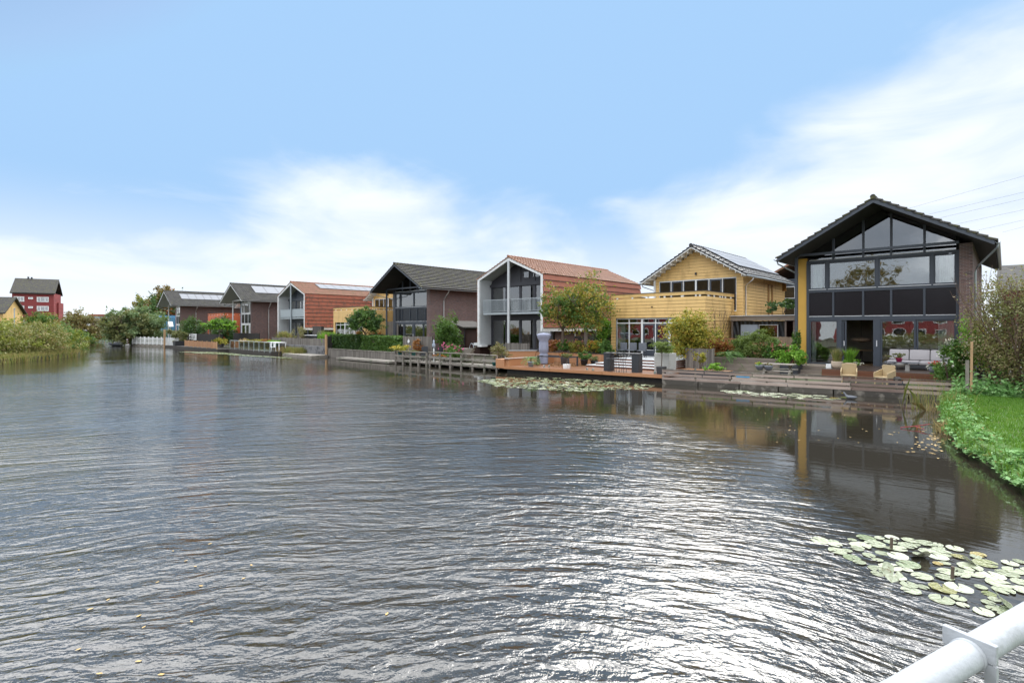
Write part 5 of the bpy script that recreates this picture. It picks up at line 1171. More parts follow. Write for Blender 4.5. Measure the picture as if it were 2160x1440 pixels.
# ---------------------------------------------------------------- hedges garden (small yellow house)
polydeck('quay', 'narrow grey landing stage under the hedges', [(-41.0, 22.2), (-33.1, 22.1), (-33.1, 23.4), (-41.0, 23.4)], .18, .14, 'wood_gray', piles=5)
upright_fence('quay_wall', 'grey upright board quay wall below the two hedges', (-45.0, 23.5), (-33.1, 23.4), -.2, .72, 'wood_grayv', .2, cat='wall', cap='wood_gray')
def hedge(label, x0, x1, y0, y1, z0, z1, mat, n, size, round_=False):
    t = thing('hedge', label, 'hedge', ((x0 + x1) / 2, (y0 + y1) / 2, z0)); w_, d_, h_ = (x1 - x0) / 2, (y1 - y0) / 2, z1 - z0
    P = rng.uniform(-1, 1, (n, 3)); k = rng.integers(0, 4, n)
    P[k == 0, 1] = -1; P[k == 1, 2] = 1; P[(k == 2), 0] = 1
    b_ = 1 + .10 * np.sin(P[:, [0]] * 9 + P[:, [2]] * 3) * rng.uniform(.3, 1, (n, 1)) + rng.normal(size=(n, 1)) * .045
    P = P * b_ * np.array([w_, d_, h_ / 2]) + np.array([0, 0, h_ / 2])
    foliage('foliage', M[mat], t, P, size); B(-w_ * .9, w_ * .9, -d_ * .8, d_ * .8, .05, h_ * .93).build('stems', M['bark'], t); return t
hedge('dark laurel hedge above the grey quay wall, left of the ball-shaped tree', -45.2, -40.6, 24.0, 25.0, .72, 1.95, 'lf_dark', 6500, .13)
hedge('mid-green bamboo-like hedge right of the ball-shaped tree', -39.9, -34.7, 24.0, 25.0, .78, 1.92, 'lf_green', 7500, .12)
tree('ball-shaped dark green tree on a slim trunk between the two hedges', (-40.4, 24.6, .7), 1.6, (0, 0, 2.45), (1.28, 1.28, .98), ['lf_green', 'lf_dark'], 8000, .10, .07, clumps=120, csize=.14, shell=.8, low=-.8)
upright_fence('gate', 'black slatted garden gate behind the slim trunk', (-41.2, 25.6), (-39.3, 25.6), .7, 2.1, 'wood_black', .14, cat='gate')
upright_fence('fence', 'tall silvery board fence behind the post of the dark brick house', (-47.8, 31.6), (-44.8, 31.0), .5, 3.3, 'wood_grayv', .3)
for x, z, lb in ((-44.6, 1.9, 'red-leaved cordyline above the dark laurel hedge'), (-41.7, 1.7, 'small red-leaved plant left of the slim trunk')):
    t = thing('cordyline', lb, 'plant', (x, 26.5, .8)); n = 160; blades('foliage', M['lf_rust'], t, np.stack([rng.uniform(-.1, .1, n), rng.uniform(-.1, .1, n), np.full(n, z - 1.2)], 1), .95, .06, .7); MB().tube([(0, 0, 0), (0, 0, z - 1.1)], .04, 6).build('stem', M['bark'], t)
t = thing('bird_figure', 'white bird figure beside the slim trunk of the ball-shaped tree', 'ornament', (-40.9, 24.1, 1.35)); MB().lathe(0, 0, [(.02, 0), (.12, .1), (.15, .25), (.06, .38), (.07, .46), (.01, .52)], 12).build('body', M['white'], t, smooth=True)
# ---------------------------------------------------------------- garden of the stained orange house
t = thing('retaining_wall', 'rough grey stone retaining wall with dark patches, under the grey fence', 'wall', (-57.0, 23.3, 0)); B(0, 12.0, 0, .4, -.3, .95).build('wall_face', M['stone'], t); B(0, 12.0, .4, 3.2, .4, .93).build('soil', M['soil'], t)
upright_fence('fence', 'weathered brown-grey upright board fence above the rough stone wall', (-57.5, 23.7), (-45.4, 23.7), .93, 1.62, 'wood_grayv', .22, jit=.06)
polydeck('floating_dock', 'low grey floating dock in front of the rough stone wall', [(-50.2, 21.7), (-43.8, 21.4), (-44.6, 23.4), (-50.2, 23.3)], .22, .22, 'wood_gray')
upright_fence('dark_bulkhead', 'black timber bulkhead between the stone wall and the hedge quay', (-45.0, 23.55), (-44.7, 26.5), -.2, 1.9, 'wood_black', .2, cat='bulkhead')
tag(B(0, .16, 0, .16, -.3, 2.05).build('mooring_post', M['wood_new'], None), 'tall pale post at the left end of the hedge quay', 'post').location = (-45.05, 23.3, 0)
for x, r_, m_, lb in ((-53.2, 1.2, 'lf_straw', 'straw-coloured grass tuft at the waterline, left part of the stone wall'), (-51.3, 1.0, 'lf_reed', 'yellowish grass tuft at the waterline beside the floating dock'), (-49.2, .6, 'lf_reed', 'small green grass tuft between stone wall and floating dock')):
    t = thing('grass_tuft', lb, 'grass tuft', (x, 22.9, -.05)); n = 900; blades('blades', M[m_], t, np.stack([rng.normal(0, r_ * .5, n), rng.normal(0, .25, n), np.zeros(n)], 1), .75, .03, .5)
for x, lb, m_ in ((-55.6, 'bright grass in the planter at the left end of the weathered fence', 'lf_reed'), (-46.0, 'lime-green grass at the right end of the weathered fence', 'lf_bright')):
    t = thing('grass_tuft', lb, 'grass tuft', (x, 24.2, 1.3)); n = 700; blades('blades', M[m_], t, np.stack([rng.normal(0, .7, n), rng.normal(0, .15, n), np.zeros(n)], 1), .85, .05, .6)
t = thing('covered_table', 'garden table under a black cover with a pale top, behind the weathered fence', 'table', (-51.6, 25.6, .9)); B(-1.3, 1.3, -.4, .4, 0, .9).build('cover', M['tarp'], t, bevel=.05); B(-1.5, 1.35, -.5, .5, .95, 1.0).build('top', M['sill'], t); B(-1.3, .6, .4, .7, .9, 1.9).build('screen', M['wood_dk'], t)
shrub('thin spiky plants before the glazed door of the stained orange house', (-53.6, 25.0, .9), (1.1, .4, .9), 'lf_bush', 700, .07, clumps=24, h0=1.0, stems=10)
shrub('wispy tall plants beside the pale post under the stained tiles', (-48.6, 24.8, .9), (.9, .4, .8), 'lf_olive', 600, .06, clumps=20, h0=.9, stems=10)
t = thing('garden_chair', 'white plastic garden chair beside the lime-green grass', 'chair', (-47.2, 24.4, .95)); B(-.25, .25, -.25, .25, .4, .44).build('seat', M['white'], t); B(-.25, .25, .22, .26, .44, .9).build('backrest', M['white'], t)
for sx in (-.24, .2): B(sx, sx + .04, -.22, .24, 0, .4).build('leg', M['white'], t)
# ---------------------------------------------------------------- glass-railed terrace
polydeck('terrace_deck', 'terrace deck with glass railing in front of the blue-panelled brick house', [(-63.0, 21.3), (-52.3, 21.45), (-52.3, 25), (-63.0, 25)], .30, .3, 'wood_dk')
t = thing('glass_railing', 'glass railing with slim posts round the terrace', 'railing', (-63.0, 21.4, .3))
for i in range(8): B(i * 1.33 + .05, i * 1.33 + 1.28, 0, .02, .05, .85).build('glass_panel', M['glassblue'], t)
for i in range(9): B(i * 1.33 - .03, i * 1.33 + .03, -.02, .04, -.1, .92).build('post', M['galv'], t)
B(0, 10.64, -.03, .05, .92, .96).build('top_rail', M['offwhite'], t)
upright_fence('fence', 'black stained fence behind the terrace planters', (-71.0, 24.5), (-62.5, 24.3), .3, 1.98, 'wood_black', .15)
for i, (x, pm, lb, pl, c_) in enumerate(((-61.6, 'pot_blue', 'blue-grey pot with a domed pinkish shrub on the glass-railed terrace', 'lf_straw', .62), (-58.9, 'pot_dark', 'dark pot with yellow autumn shrub on the glass-railed terrace', 'lf_autumn', .7), (-57.5, 'pot_teal', 'teal pot with golden shrub on the glass-railed terrace', 'lf_yellow', .7), (-56.9, 'pot_teal', 'teal pot with rust-coloured shrub behind the glass railing', 'lf_rust', .5), (-55.3, 'pot_teal', 'teal pot with lime shrub near the white table', 'lf_bright', .5))):
    potted(lb, (x, 22.3 + .2 * i, .3), .42, .62, pm, pl, .55, 900, .08, pr=c_)
t = thing('kitchen_cabinet', 'grey outdoor cabinet against the brick side wall', 'cabinet', (-58.4, 24.5, .3)); B(0, 3.2, 0, .6, .3, 1.15).build('body', M['pot_blue'], t, bevel=.02); B(-.05, 3.25, -.03, .65, 1.155, 1.2).build('worktop', M['dark'], t); B(2.3, 2.9, -.02, 0, .8, .95).build('handle', M['black'], t)
t = thing('garden_table', 'long white garden table behind the glass railing', 'table', (-55.8, 22.3, .3)); B(0, 3.3, 0, .8, .84, .9).build('tabletop', M['white'], t)
for x in (0.05, 3.15):
    for y in (.05, .7): B(x, x + .08, y, y + .08, 0, .84).build('leg', M['white'], t)
for x, lb in ((-53.9, 'white plastic chair left of two at the right end of the terrace'), (-53.0, 'white plastic chair at the very right end of the terrace')):
    t = thing('garden_chair', lb, 'chair', (x, 21.9, .3)); B(-.25, .25, -.25, .25, .4, .44).build('seat', M['white'], t); MB().prism([(-.25, .44), (.25, .44), (.22, .9), (-.22, .9)], 'y', .2, .25).build('backrest', M['white'], t)
    for sx in (-1, 1): MB().bar((sx * .22, -.2, .4), (sx * .27, -.24, 0), .05, .05).bar((sx * .22, .2, .4), (sx * .27, .24, 0), .05, .05).build('leg', M['white'], t)
# garage style door and canopy on the blue-panelled house side
t = thing('carport_door', 'grey roller door under a white beam in the brick side wall', 'door', (-73.9, 29.2, 0)); B(.0, .05, 2.9, 6.2, .4, 2.4).build('shutter', M['frame'], t); B(0, .18, 2.2, 6.6, 2.55, 2.85).build('beam', M['white'], t)
# ---------------------------------------------------------------- terrace with black fence and sign
polydeck('terrace_deck', 'dark floating terrace with tan railing panels and black fence', [(-82.6, 19.9), (-63.2, 20.2), (-63.2, 23), (-82.6, 23)], .28, .3, 'wood_dk')
upright_fence('fence', 'long black board fence carrying a white sign', (-82.2, 22.4), (-68.4, 22.4), .3, 1.85, 'wood_black', .18)
t = thing('notice_board', 'white lettered notice board on the black fence', 'sign', (-79.9, 22.3, 1.0)); B(0, 2.0, 0, .05, 0, .82).build('board', M['white'], t)
tx = MB()
for k, (z, xs_) in enumerate(((.56, ((.35, .55), (.60, .72), (.77, .98), (1.10, 1.25), (1.30, 1.6))), (.38, ((.4, .62), (.68, .95), (1.02, 1.2), (1.28, 1.52))), (.22, ((.5, .9), (1.0, 1.4))))):
    for a, b_ in xs_: tx.box(a, b_, -.006, -.001, z, z + .09)
kind(tx.build('lettering', M['pot_grey'], t), 'stuff')
for z, lb in ((1.65, 'upper round white plate left of the notice board'), (1.22, 'lower round white plate left of the notice board')): tag(MB().tube([(0, -.03, 0), (0, 0, 0)], .19, 16).build('wall_plate', M['white'], None), lb, 'plate').location = (-80.7, 22.36, z - .05)
t = thing('panel_railing', 'tan reed-filled railing with pale posts on the floating terrace', 'railing', (-75.2, 20.25, .28))
for i in range(7): B(i * 1.65 + .06, i * 1.65 + 1.6, 0, .03, .08, .76).build('panel', M['reed_tan'] if 'reed_tan' in M else M['wood_tan'], t)
for i in range(8): B(i * 1.65 - .02, i * 1.65 + .05, -.03, .05, -.05, .84).build('post', M['wood_new'], t)
for i, (x, lb) in enumerate(((-81.9, 'olive tree in a black tub, left of two at the end of the floating terrace'), (-79.4, 'bushy olive tree in a black tub, right of two before the notice board'))):
    potted(lb, (x, 20.9 - .2 * i, .28), .55, .62, 'pot_dark', 'lf_olive', 1.5, 2200, .10, square=True, kindp='bush', pr=.95)
tree('umbrella-shaped bright green tree on two pale stems behind the tan railing', (-68.2, 22.0, .3), 1.9, (0, 0, 2.5), (1.75, 1.5, .8), ['lf_bright', 'lf_green'], 6000, .14, .09, clumps=110, csize=.14, shell=.78, low=-.35, bark='bark_g')
shrub('dark evergreen bush behind the long black fence', (-88, 24.6, .4), (3.2, 1.2, 1.8), 'lf_dark', 3500, .16, clumps=40, h0=1.6)
shrub('dark green bush under the orange wooden house', (-76.5, 25.2, .4), (2.4, 1.2, 1.9), 'lf_dark', 3500, .16, clumps=40, h0=1.6)
shrub('yellow flowering plants between tan railing and black fence', (-66.5, 21.6, .3), (1.8, .5, .4), 'lf_yellow', 1200, .10, clumps=24, h0=.7, stems=0)
t = thing('timber_stand', 'forked timber stand with a flat top behind the black fence', 'stand', (-86.0, 25.4, .3)); MB().bar((0, 0, 0), (0, 0, 2.6), .2, .2, (0, 1, 0)).bar((0, 0, 1.9), (-.9, 0, 2.7), .14, .14, (0, 1, 0)).bar((0, 0, 1.9), (.9, 0, 2.7), .14, .14, (0, 1, 0)).build('fork', M['wood_new'], t); B(-1.8, 1.8, -.2, .2, 2.7, 2.8).build('top', M['wood_new'], t)
t = thing('dovecote', 'white gabled dovecote on a slim pole by the white picket fence', 'dovecote', (-91.0, 22.6, .3)); B(-.04, .04, -.04, .04, 0, 2.5).build('pole', M['white'], t); MB().prism([(-.5, 2.5), (.5, 2.5), (0, 3.25)], 'y', -.3, .3).build('roof', M['white'], t)
for z in (-.05,): tag(B(0, .22, 0, .22, -.3, 2.4).build('mooring_post', M['wood_new'], None), 'orange timber post beside the white picket fence', 'post').location = (-82.9, 19.8, 0)
# ---------------------------------------------------------------- white picket fence, willow, dinghy, lighthouse
t = thing('picket_fence', 'white picket fence on a low quay beside the big willow', 'fence', (-91.5, 18.0, 0), math.atan2(2.0, 8.6)); L0 = 8.9; t.scale = (1, 1, .85)
B(0, L0, 0, .3, -.3, .35).build('quay_board', M['wood_gray'], t)
for i in range(9): B(i * L0 / 8 - .06, i * L0 / 8 + .06, -.02, .10, .3, 1.62).build('post', M['white'], t)
pk = MB()
for i in range(36): x = .1 + i * (L0 - .2) / 36; pk.box(x, x + .07, -.06, -.03, .42, 1.5 + .05 * (i % 2))
kind(pk.build('pickets', M['white'], t), 'stuff'); B(0, L0, -.03, .0, .5, .6).build('rail', M['white'], t); B(0, L0, -.03, .0, 1.25, 1.35).build('rail', M['white'], t)
upright_fence('picket_fence', 'short lower white picket fence left of the orange timber post', (-83.0, 19.9), (-79.6, 20.6), .2, 1.3, 'white', .22, gap=.10)
t = thing('willow_bush', 'huge grey-green willow bush hanging over the water at the bend', 'bush', (-93.5, 18.5, 0)); mb = MB()
for k in range(16): branch_mb(mb, (random.uniform(-1, 1), random.uniform(-.8, .8), 0), (random.uniform(-1.2, 1), random.uniform(-1, .6), .9), random.uniform(1.9, 2.6), .08, 2, .5, 3, 3, .2)
mb.build('branches', M['bark'], t)
foliage('foliage', M['lf_willow'], t, crown_pts((-.7, .4, 2.9), (3.8, 3.5, 2.5), 20000, 260, .15, .45, -1), .17, 2.4)
foliage('foliage', M['lf_olive'], t, crown_pts((1.0, -.5, 2.7), (2.9, 2.9, 2.2), 6500, 90, .18, .6, -1), .16, 2.4)
t = thing('dinghy', 'small grey dinghy moored under the willow', 'boat', (-93.6, 16.6, 0), R_(12))
vs = []; fs = []
for i, (x, w_, z0) in enumerate(((-1.6, .45, .05), (-.8, .62, 0), (0, .66, 0), (.8, .55, .02), (1.5, .25, .12), (1.8, .03, .3))):
    for a in range(9): an = math.pi * a / 8; vs.append((x, w_ * math.cos(an), .5 + (z0 - .5) * math.sin(an)))
for i in range(5):
    for a in range(8): fs.append((i * 9 + a, i * 9 + a + 1, i * 9 + 10 + a, i * 9 + 9 + a))
hull = MB().raw(vs, fs).build('hull', M['pot_grey'], t, smooth=True); sm = hull.modifiers.new('t', 'SOLIDIFY'); sm.thickness = .06; sm.offset = 0
B(-.2, .1, -.58, .58, .34, .38).build('thwart', M['wood_gray'], t)
t = thing('lighthouse_ornament', 'small red and white striped lighthouse beside the willow', 'ornament', (-90.9, 17.3, .2)); t.scale = (.6, .6, .6)
B(-.4, .4, -.4, .4, -.3, 0).build('base', M['concrete'], t)
for k in range(5): r0, r1 = .38 - .05 * k, .33 - .05 * k; MB().lathe(0, 0, [(r0, .28 * k), (r1, .28 * k + .28)], 14).build('band', M['white'] if k % 2 == 0 else M['red_panel'], t)
MB().lathe(0, 0, [(.16, 1.4), (.14, 1.6), (.02, 1.75)], 10).build('lantern', M['red_panel'], t)
# ---------------------------------------------------------------- background trees and buildings
def bigtree(label, loc, h, r, mats, n, size, group=None, name='tree', clumps=90): return tree(label, (loc[0], loc[1], .3), h * .45, (0, 0, h - r[2] * .95), r, mats, n, size, .22, name, 2, clumps, -1, .16, .55, group=group)
bigtree('brown-green autumn tree behind the pale blue house', (-137, 34, 0), 10.4, (5.0, 4.4, 4.8), ['lf_brown', 'lf_rust', 'lf_dark'], 12000, .34)
bigtree('dark lower tree left of the brown-green autumn tree', (-132, 29, 0), 6.0, (4.5, 3.5, 2.9), ['lf_dark'], 5000, .3)
bigtree('slender pale green tree rising behind the willow', (-178, 38, 0), 10.8, (3.2, 3.2, 5.0), ['lf_willow', 'lf_autumn'], 5000, .34)
bigtree('misty grey-green tree between willow and autumn tree', (-190, 47, 0), 10.5, (6, 5, 4.0), ['lf_olive'], 4000, .4)
bigtree('distant dark tree behind the willow', (-215, 44, 0), 8.0, (8, 6, 4), ['lf_willow'], 4500, .5)
t = thing('pavilion', 'low modern house with orange roof edge and blue-grey band, far behind the canal bend', 'house', (-253.4, 36.7, .5), R_(43))
B(0, 9, 0, 8, 0, 4.8).build('wall', M['brick2'], t); B(-.5, 9.6, -.6, 8, 6.4, 7.1).build('roof', M['hang_red'], t); B(0, 9, -.3, 0, 4.8, 6.4).build('window_band', M['pot_blue'], t); B(4.8, 7.6, -.35, -.05, .4, 4.2).build('window', M['panel'], t)
bigtree('rust-red tree behind the far pavilion', (-262, 52, 0), 9.2, (7, 5, 3.4), ['lf_rust'], 3000, .5)
t = thing('apartment_block', 'red four-storey apartment block with dark mossy roof on the left', 'apartment block', (-219.5, 12.6, 0), R_(74)); W_ = 10.2
B(.5, W_, 0, 10, 0, 13.2).build('wall', M['redwall'], t)
rf = MB().prism([(-.6, 12.9), (5.0, 17.6), (10.6, 12.9), (10.6, 13.2), (5.0, 17.9), (-.6, 13.2)], 'x', .1, W_ + .4).build('roof', M['soffit_d'], t)
MB().quad((.1, -.65, 13.24), (W_ + .5, -.65, 13.24), (W_ + .5, 5.0, 17.95), (.1, 5.0, 17.95)).build('roof_tiles', M['tile_dark'], rf)
MB().box(3.0, 3.4, 4.8, 5.2, 17.5, 18.5).build('chimney', M['dark'], rf); MB().box(3.8, 4.2, 4.8, 5.2, 17.5, 18.4).build('chimney', M['dark'], rf)
for z in (2.9 + 1.0, 7.9, 11.0 - .3):
    for x0, x1 in ((.9, 3.3), (6.2, 9.0)):
        f = window(t, x0, x1, z - .2, z + 1.35, -.10, .2, 'white', 'glassd'); B(x0 + .8, x0 + .95, -.12, -.02, z, z + 1.15).build('glazing_bar', M['white'], f); B(x1 - .95, x1 - .8, -.12, -.02, z, z + 1.15).build('glazing_bar', M['white'], f)
    if z > 5: window(t, 4.2, 5.3, z + .6, z + 1.2, -.10, .2, 'white', 'glassd')
B(W_, W_ + .5, 4, 11, 0, 10.5).build('side_wing', M['redwall'], t)
t = thing('yellow_far_house', 'small pale yellow house with dark roof and skylight at the left edge', 'house', (-155.5, 7.9, 0), R_(60))
t['category'] = 'house'; t.name = 'far_house'
B(-14, 0, 0, 7, 0, 5.9).build('wall', M['sid_y'], t); MB().prism([(0, 5.9), (3.5, 9.0), (7, 5.9)], 'x', -14, -.02).build('gable_wall', M['sid_y'], t)
rf = MB().prism([(-.5, 5.55), (3.5, 9.05), (7.5, 5.55), (7.5, 5.8), (3.5, 9.3), (-.5, 5.8)], 'x', -14.5, .6).build('roof', M['tile_dark'], t); MB().quad((-7.5, .9, 6.93 + .1), (-5.3, .9, 6.93 + .1), (-5.3, 2.0, 7.89 + .1), (-7.5, 2.0, 7.89 + .1)).build('skylight', M['sill'], rf)
window(t, -9, -4.5, 4.2, 5.2, -.05, .12, 'white', 'glassd')
t = thing('porch', 'small yellow lean-to with a flat roof beside the pale yellow house', 'porch', (-151.5, 13.0, 0)); B(-2, 3, 0, 3, 0, 2.9).build('wall', M['sid_y'], t); B(-2.6, 4.6, -.4, 3.2, 2.9, 3.15).build('roof', M['tile_dark'], t)
t = thing('lamp_post', 'thin grey lamp post before the red apartment block', 'lamp post', (-145, 9.0, 0)); MB().tube([(0, 0, 0), (0, 0, 6.4)], .09, 6).build('pole', M['galv'], t); MB().tube([(-1.0, 0, 6.4), (1.6, 0, 6.4)], .10, 6).build('lamp_head', M['galv'], t)
# ---------------------------------------------------------------- left bank
def bushy(label, loc, r, mats, n, size, name='bush', group=None, low=-.85): 
    t = thing(name, label, 'bush', loc, 0, group); mb = MB()
    for k in range(8): branch_mb(mb, (random.uniform(-.3, .3) * r[0], random.uniform(-.3, .3) * r[1], -.2), (random.uniform(-1, 1), random.uniform(-1, 1), 1), r[2] * .8, .05, 1, .5, 3, 3, .3)
    mb.build('branches', M['twig'], t)
    for m_ in mats: foliage('foliage', M[m_], t, crown_pts((0, 0, r[2] * .75), r, n // len(mats), 90, .17, .55, low), size)
    return t
bushy('round brown-green bush left of the water bend', (-122.0, 16.2, .2), (3.4, 3.4, 2.8), ['lf_brown', 'lf_bush'], 9000, .22)
bushy('low green bushes along the left bank under the round brown bush', (-101.5, 13.2, .1), (3.2, 2.2, .9), ['lf_wild', 'lf_green'], 6000, .15)
bushy('bright round willow bush in front of the red apartment block', (-156.0, 14.2, .3), (3.2, 3.2, 3.0), ['lf_wild2', 'lf_green'], 11000, .2)
bushy('rust-tinged shrub at the foot of the red apartment block', (-146, 16.5, .2), (2.4, 2.0, 1.9), ['lf_rust', 'lf_wild'], 5000, .22)
for i, (x, y, rx_, ry_, rz_, mm, lb) in enumerate((
    (-63.5, 5.2, 3.6, 2.6, 1.55, ['lf_wild', 'lf_reed'], 'olive-brown shrub at the tip of the left bank'),
    (-68.5, 7.0, 3.6, 2.6, 1.5, ['lf_wild2', 'lf_green'], 'leafy green shrub behind the tip of the left bank'),
    (-75.0, 8.2, 4.0, 2.4, 1.3, ['lf_wild', 'lf_willow'], 'pale green shrub on the left bank toward the bend'),
    (-61.0, 2.2, 3.2, 2.6, 1.45, ['lf_wild', 'lf_wild2'], 'yellow-green bramble mound on the left bank'),
    (-66.0, 1.8, 4.4, 3.4, 1.9, ['lf_wild2', 'lf_wild'], 'tall pale bramble mound on the left bank'),
    (-59.5, -.8, 3.0, 2.4, 1.4, ['lf_wild', 'lf_rust'], 'brown-tinged bramble mound at the left edge of the photo'),
    (-72.0, -.5, 5.0, 4.0, 1.8, ['lf_wild2', 'lf_green'], 'high green scrub at the left edge before the pale yellow house'),
    (-80.0, 4.0, 5.0, 4.0, 1.5, ['lf_wild', 'lf_wild2'], 'broad scrub mound before the round willow bush'))):
    bushy(lb, (x, y, .25), (rx_, ry_, rz_), mm, 8500, .115)
n = 15000; u = rng.uniform(0, 1, n); ex = np.interp(u, [0, .15, .3, .5, .7, .85, 1], [-54, -59, -64, -72, -84, -100, -140]); ey = np.interp(u, [0, .15, .3, .5, .7, .85, 1], [2.4, 5.4, 8.2, 9.8, 11.4, 14.3, 19.6])
off = rng.exponential(1.0, n); kind(blades('reeds', M['lf_reed'], None, np.stack([ex + rng.normal(0, .6, n) - off * .6, ey + .1 - off, np.full(n, .0)], 1), .62, .05, .6), 'stuff')['label'] = 'reeds and rough grass along the left bank'
n = 26000; P = np.stack([rng.uniform(-112, -55, n), rng.uniform(-6, 12, n), rng.exponential(.35, n) + .3], 1); P = P[P[:, 1] < np.interp(-P[:, 0], [54, 59, 64, 72, 84, 100, 140], [2.4, 5.4, 8.2, 9.8, 11.4, 14.3, 19.6]) - .6]
kind(foliage('undergrowth', M['lf_wild'], None, P, .15), 'stuff')['label'] = 'low tangled undergrowth covering the left bank'
n = 9000; P = np.stack([rng.uniform(-210, -178, n), rng.uniform(22, 46, n), np.full(n, .35)], 1); kind(blades('bank_grass', M['grass'], None, P, .5, .25, .3), 'stuff')['label'] = 'green grass on the far bank of the bend'
# ---------------------------------------------------------------- right bank: lawn, nettles, reeds
def edge_x(y): return np.interp(y, [1, 5, 9, 12, 13.4, 14.9, 18.2, 21.6, 23, 25.2], [2.6, 1.7, .9, .3, -.1, -.6, -1.0, -1.3, -1.35, -1.6])
n = 60000; y = rng.uniform(11, 25.5, n); x = edge_x(y) + rng.uniform(.5, 5, n); kind(blades('lawn_grass', M['grass'], None, np.stack([x, y, np.full(n, .29)], 1), .10, .022, .35), 'stuff')['label'] = 'bright green lawn grass on the right bank'
def bank(n, dsc, hk, y0=9):
    y = rng.uniform(y0, 25.4, n); d_ = np.abs(rng.normal(0, .5, n)) * np.interp(y, [9, 14, 20, 25], [1.25, .85, .5, .45]) * dsc
    lump = .5 + .5 * np.sin(y * 3.1 + d_ * 4) * np.sin(y * 7.3 + 1.7) + .25 * np.sin(y * 13.0)
    hm = np.interp(d_, [0, .25, .8, 1.6], [.06, .24, .18, .06]) * (.45 + .75 * np.clip(lump, 0, 1.2)) * hk
    ex_ = edge_x(y) - .10 + .10 * np.sin(y * 5.1) * np.sin(y * 2.3)
    return np.stack([ex_ + d_ + rng.normal(0, .05, n), y, .18 + hm + rng.uniform(-.12, 0, n)], 1)
kind(foliage('nettles', M['lf_nettle'], None, bank(24000, .82, 1.0), .062, 1.7, 1.4), 'stuff')['label'] = 'pale green nettles overhanging the water along the right bank'
kind(foliage('bank_weeds', M['lf_reed'], None, bank(3500, 1.1, .9), .05, 2.4, .8), 'stuff')['label'] = 'yellowing weeds mixed through the nettles'
P = bank(5500, 1.6, .1); P[:, 2] = .2; kind(blades('bank_grass', M['grass'], None, P, .24, .012, .7), 'stuff')['label'] = 'long grass blades growing through the nettles'
n = 9000; P = np.stack([rng.uniform(-1.4, 3.2, n), rng.uniform(24.2, 25.8, n), .3 + rng.exponential(.16, n)], 1); kind(foliage('ground_cover', M['lf_nettle'], None, P, .10, 1.4, 1), 'stuff')['label'] = 'dark ground cover at the foot of the brown bush'
t = thing('reed_clump', 'clump of tall green and yellow reeds at the corner of the board fence', 'reeds', (-1.75, 21.9, -.05)); n = 95; blades('reeds', M['lf_reed'], t, np.stack([rng.normal(0, .42, n), rng.normal(0, .3, n), np.zeros(n)], 1), .95, .016, .5)
n = 90; blades('dead_reeds', M['lf_straw'], t, np.stack([rng.normal(.35, .25, n), rng.normal(-.2, .25, n), np.zeros(n)], 1), .4, .018, 1.3)
t = thing('reed_clump', 'small drooping straw tuft at the edge of the nettles', 'reeds', (-1.1, 17.6, -.05)); n = 130; blades('dead_reeds', M['lf_straw'], t, np.stack([rng.normal(0, .12, n), rng.normal(0, .2, n), np.zeros(n)], 1), .36, .014, 1.1, dirv=(-.8, -.2, 0))
# ---------------------------------------------------------------- water lilies
def pad_mesh(name, curl=0.0, n=18):
    vs = [(0, 0, .004)]; 
    for k in range(n + 1):
        a = .16 + (2 * math.pi - .32) * k / n; r = 1 + .03 * math.sin(k * 2.3); vs.append((r * math.cos(a), r * math.sin(a), .006 + curl * max(0, math.cos(a - 1.2)) ** 2 + .015 * math.sin(a * 3)))
    me = bpy.data.meshes.new(name); me.from_pydata(vs, [], [(0, k, k + 1) for k in range(1, n + 1)]); me.update()
    for p in me.polygons: p.use_smooth = True
    return me
m_, T, b = new_mat('lily_leaf'); oi = T.add('ShaderNodeObjectInfo').outputs['Random']; P_ = T.add('ShaderNodeTexCoord').outputs['Object']
c_ = T.ramp(oi, [(0, (.17, .20, .11)), (.45, (.31, .34, .22)), (.80, (.42, .44, .33)), (.92, (.08, .13, .03)), (1, (.36, .25, .05))]); c_ = T.mix(T.ss(T.noise(P_, 3, 5), .55, .7), c_, (.16, .14, .06, 1))
T.put(b.inputs['Base Color'], c_); b.inputs['Roughness'].default_value = .2; b.inputs['Specular IOR Level'].default_value = .9; T.put(b.inputs['Normal'], T.bump(T.noise(P_, 2.5, 4), .6, .05)); M['lily'] = m_
L('lily_many', (.12, .16, .06), (.24, .29, .15), (.32, .36, .22), (.16, .10, .05), rough=.2, trans=.05)
pads = [pad_mesh('lily_pad_flat'), pad_mesh('lily_pad_wavy', .03), pad_mesh('lily_pad_curled', .5)]
for me in pads: me.materials.append(M['lily'])
def pad(x, y, r, label, group, k=None):
    me = pads[k if k is not None else (1 if random.random() < .4 else 0)]
    o = bpy.data.objects.new('lily_pad', me); C.objects.link(o); o.location = (x, y, .004 + random.uniform(0, .008)); o.scale = (r, r, r); o.rotation_euler = (random.uniform(-.05, .05), random.uniform(-.05, .05), random.uniform(0, 6.28))
    tag(o, label, 'lily pad', group); return o
near_poly = [(-1.75, 7.5), (-1.25, 8.25), (-.5, 8.45), (.2, 8.45), (.75, 8.5), (.9, 6.6), (.15, 6.5), (-.3, 6.55), (-.85, 6.8)]
def inside(p, poly):
    c = False
    for (x0, y0), (x1, y1) in zip(poly, poly[1:] + poly[:1]):
        if (y0 > p[1]) != (y1 > p[1]) and p[0] < (x1 - x0) * (p[1] - y0) / (y1 - y0) + x0: c = not c
    return c
placed = []
tries = 0
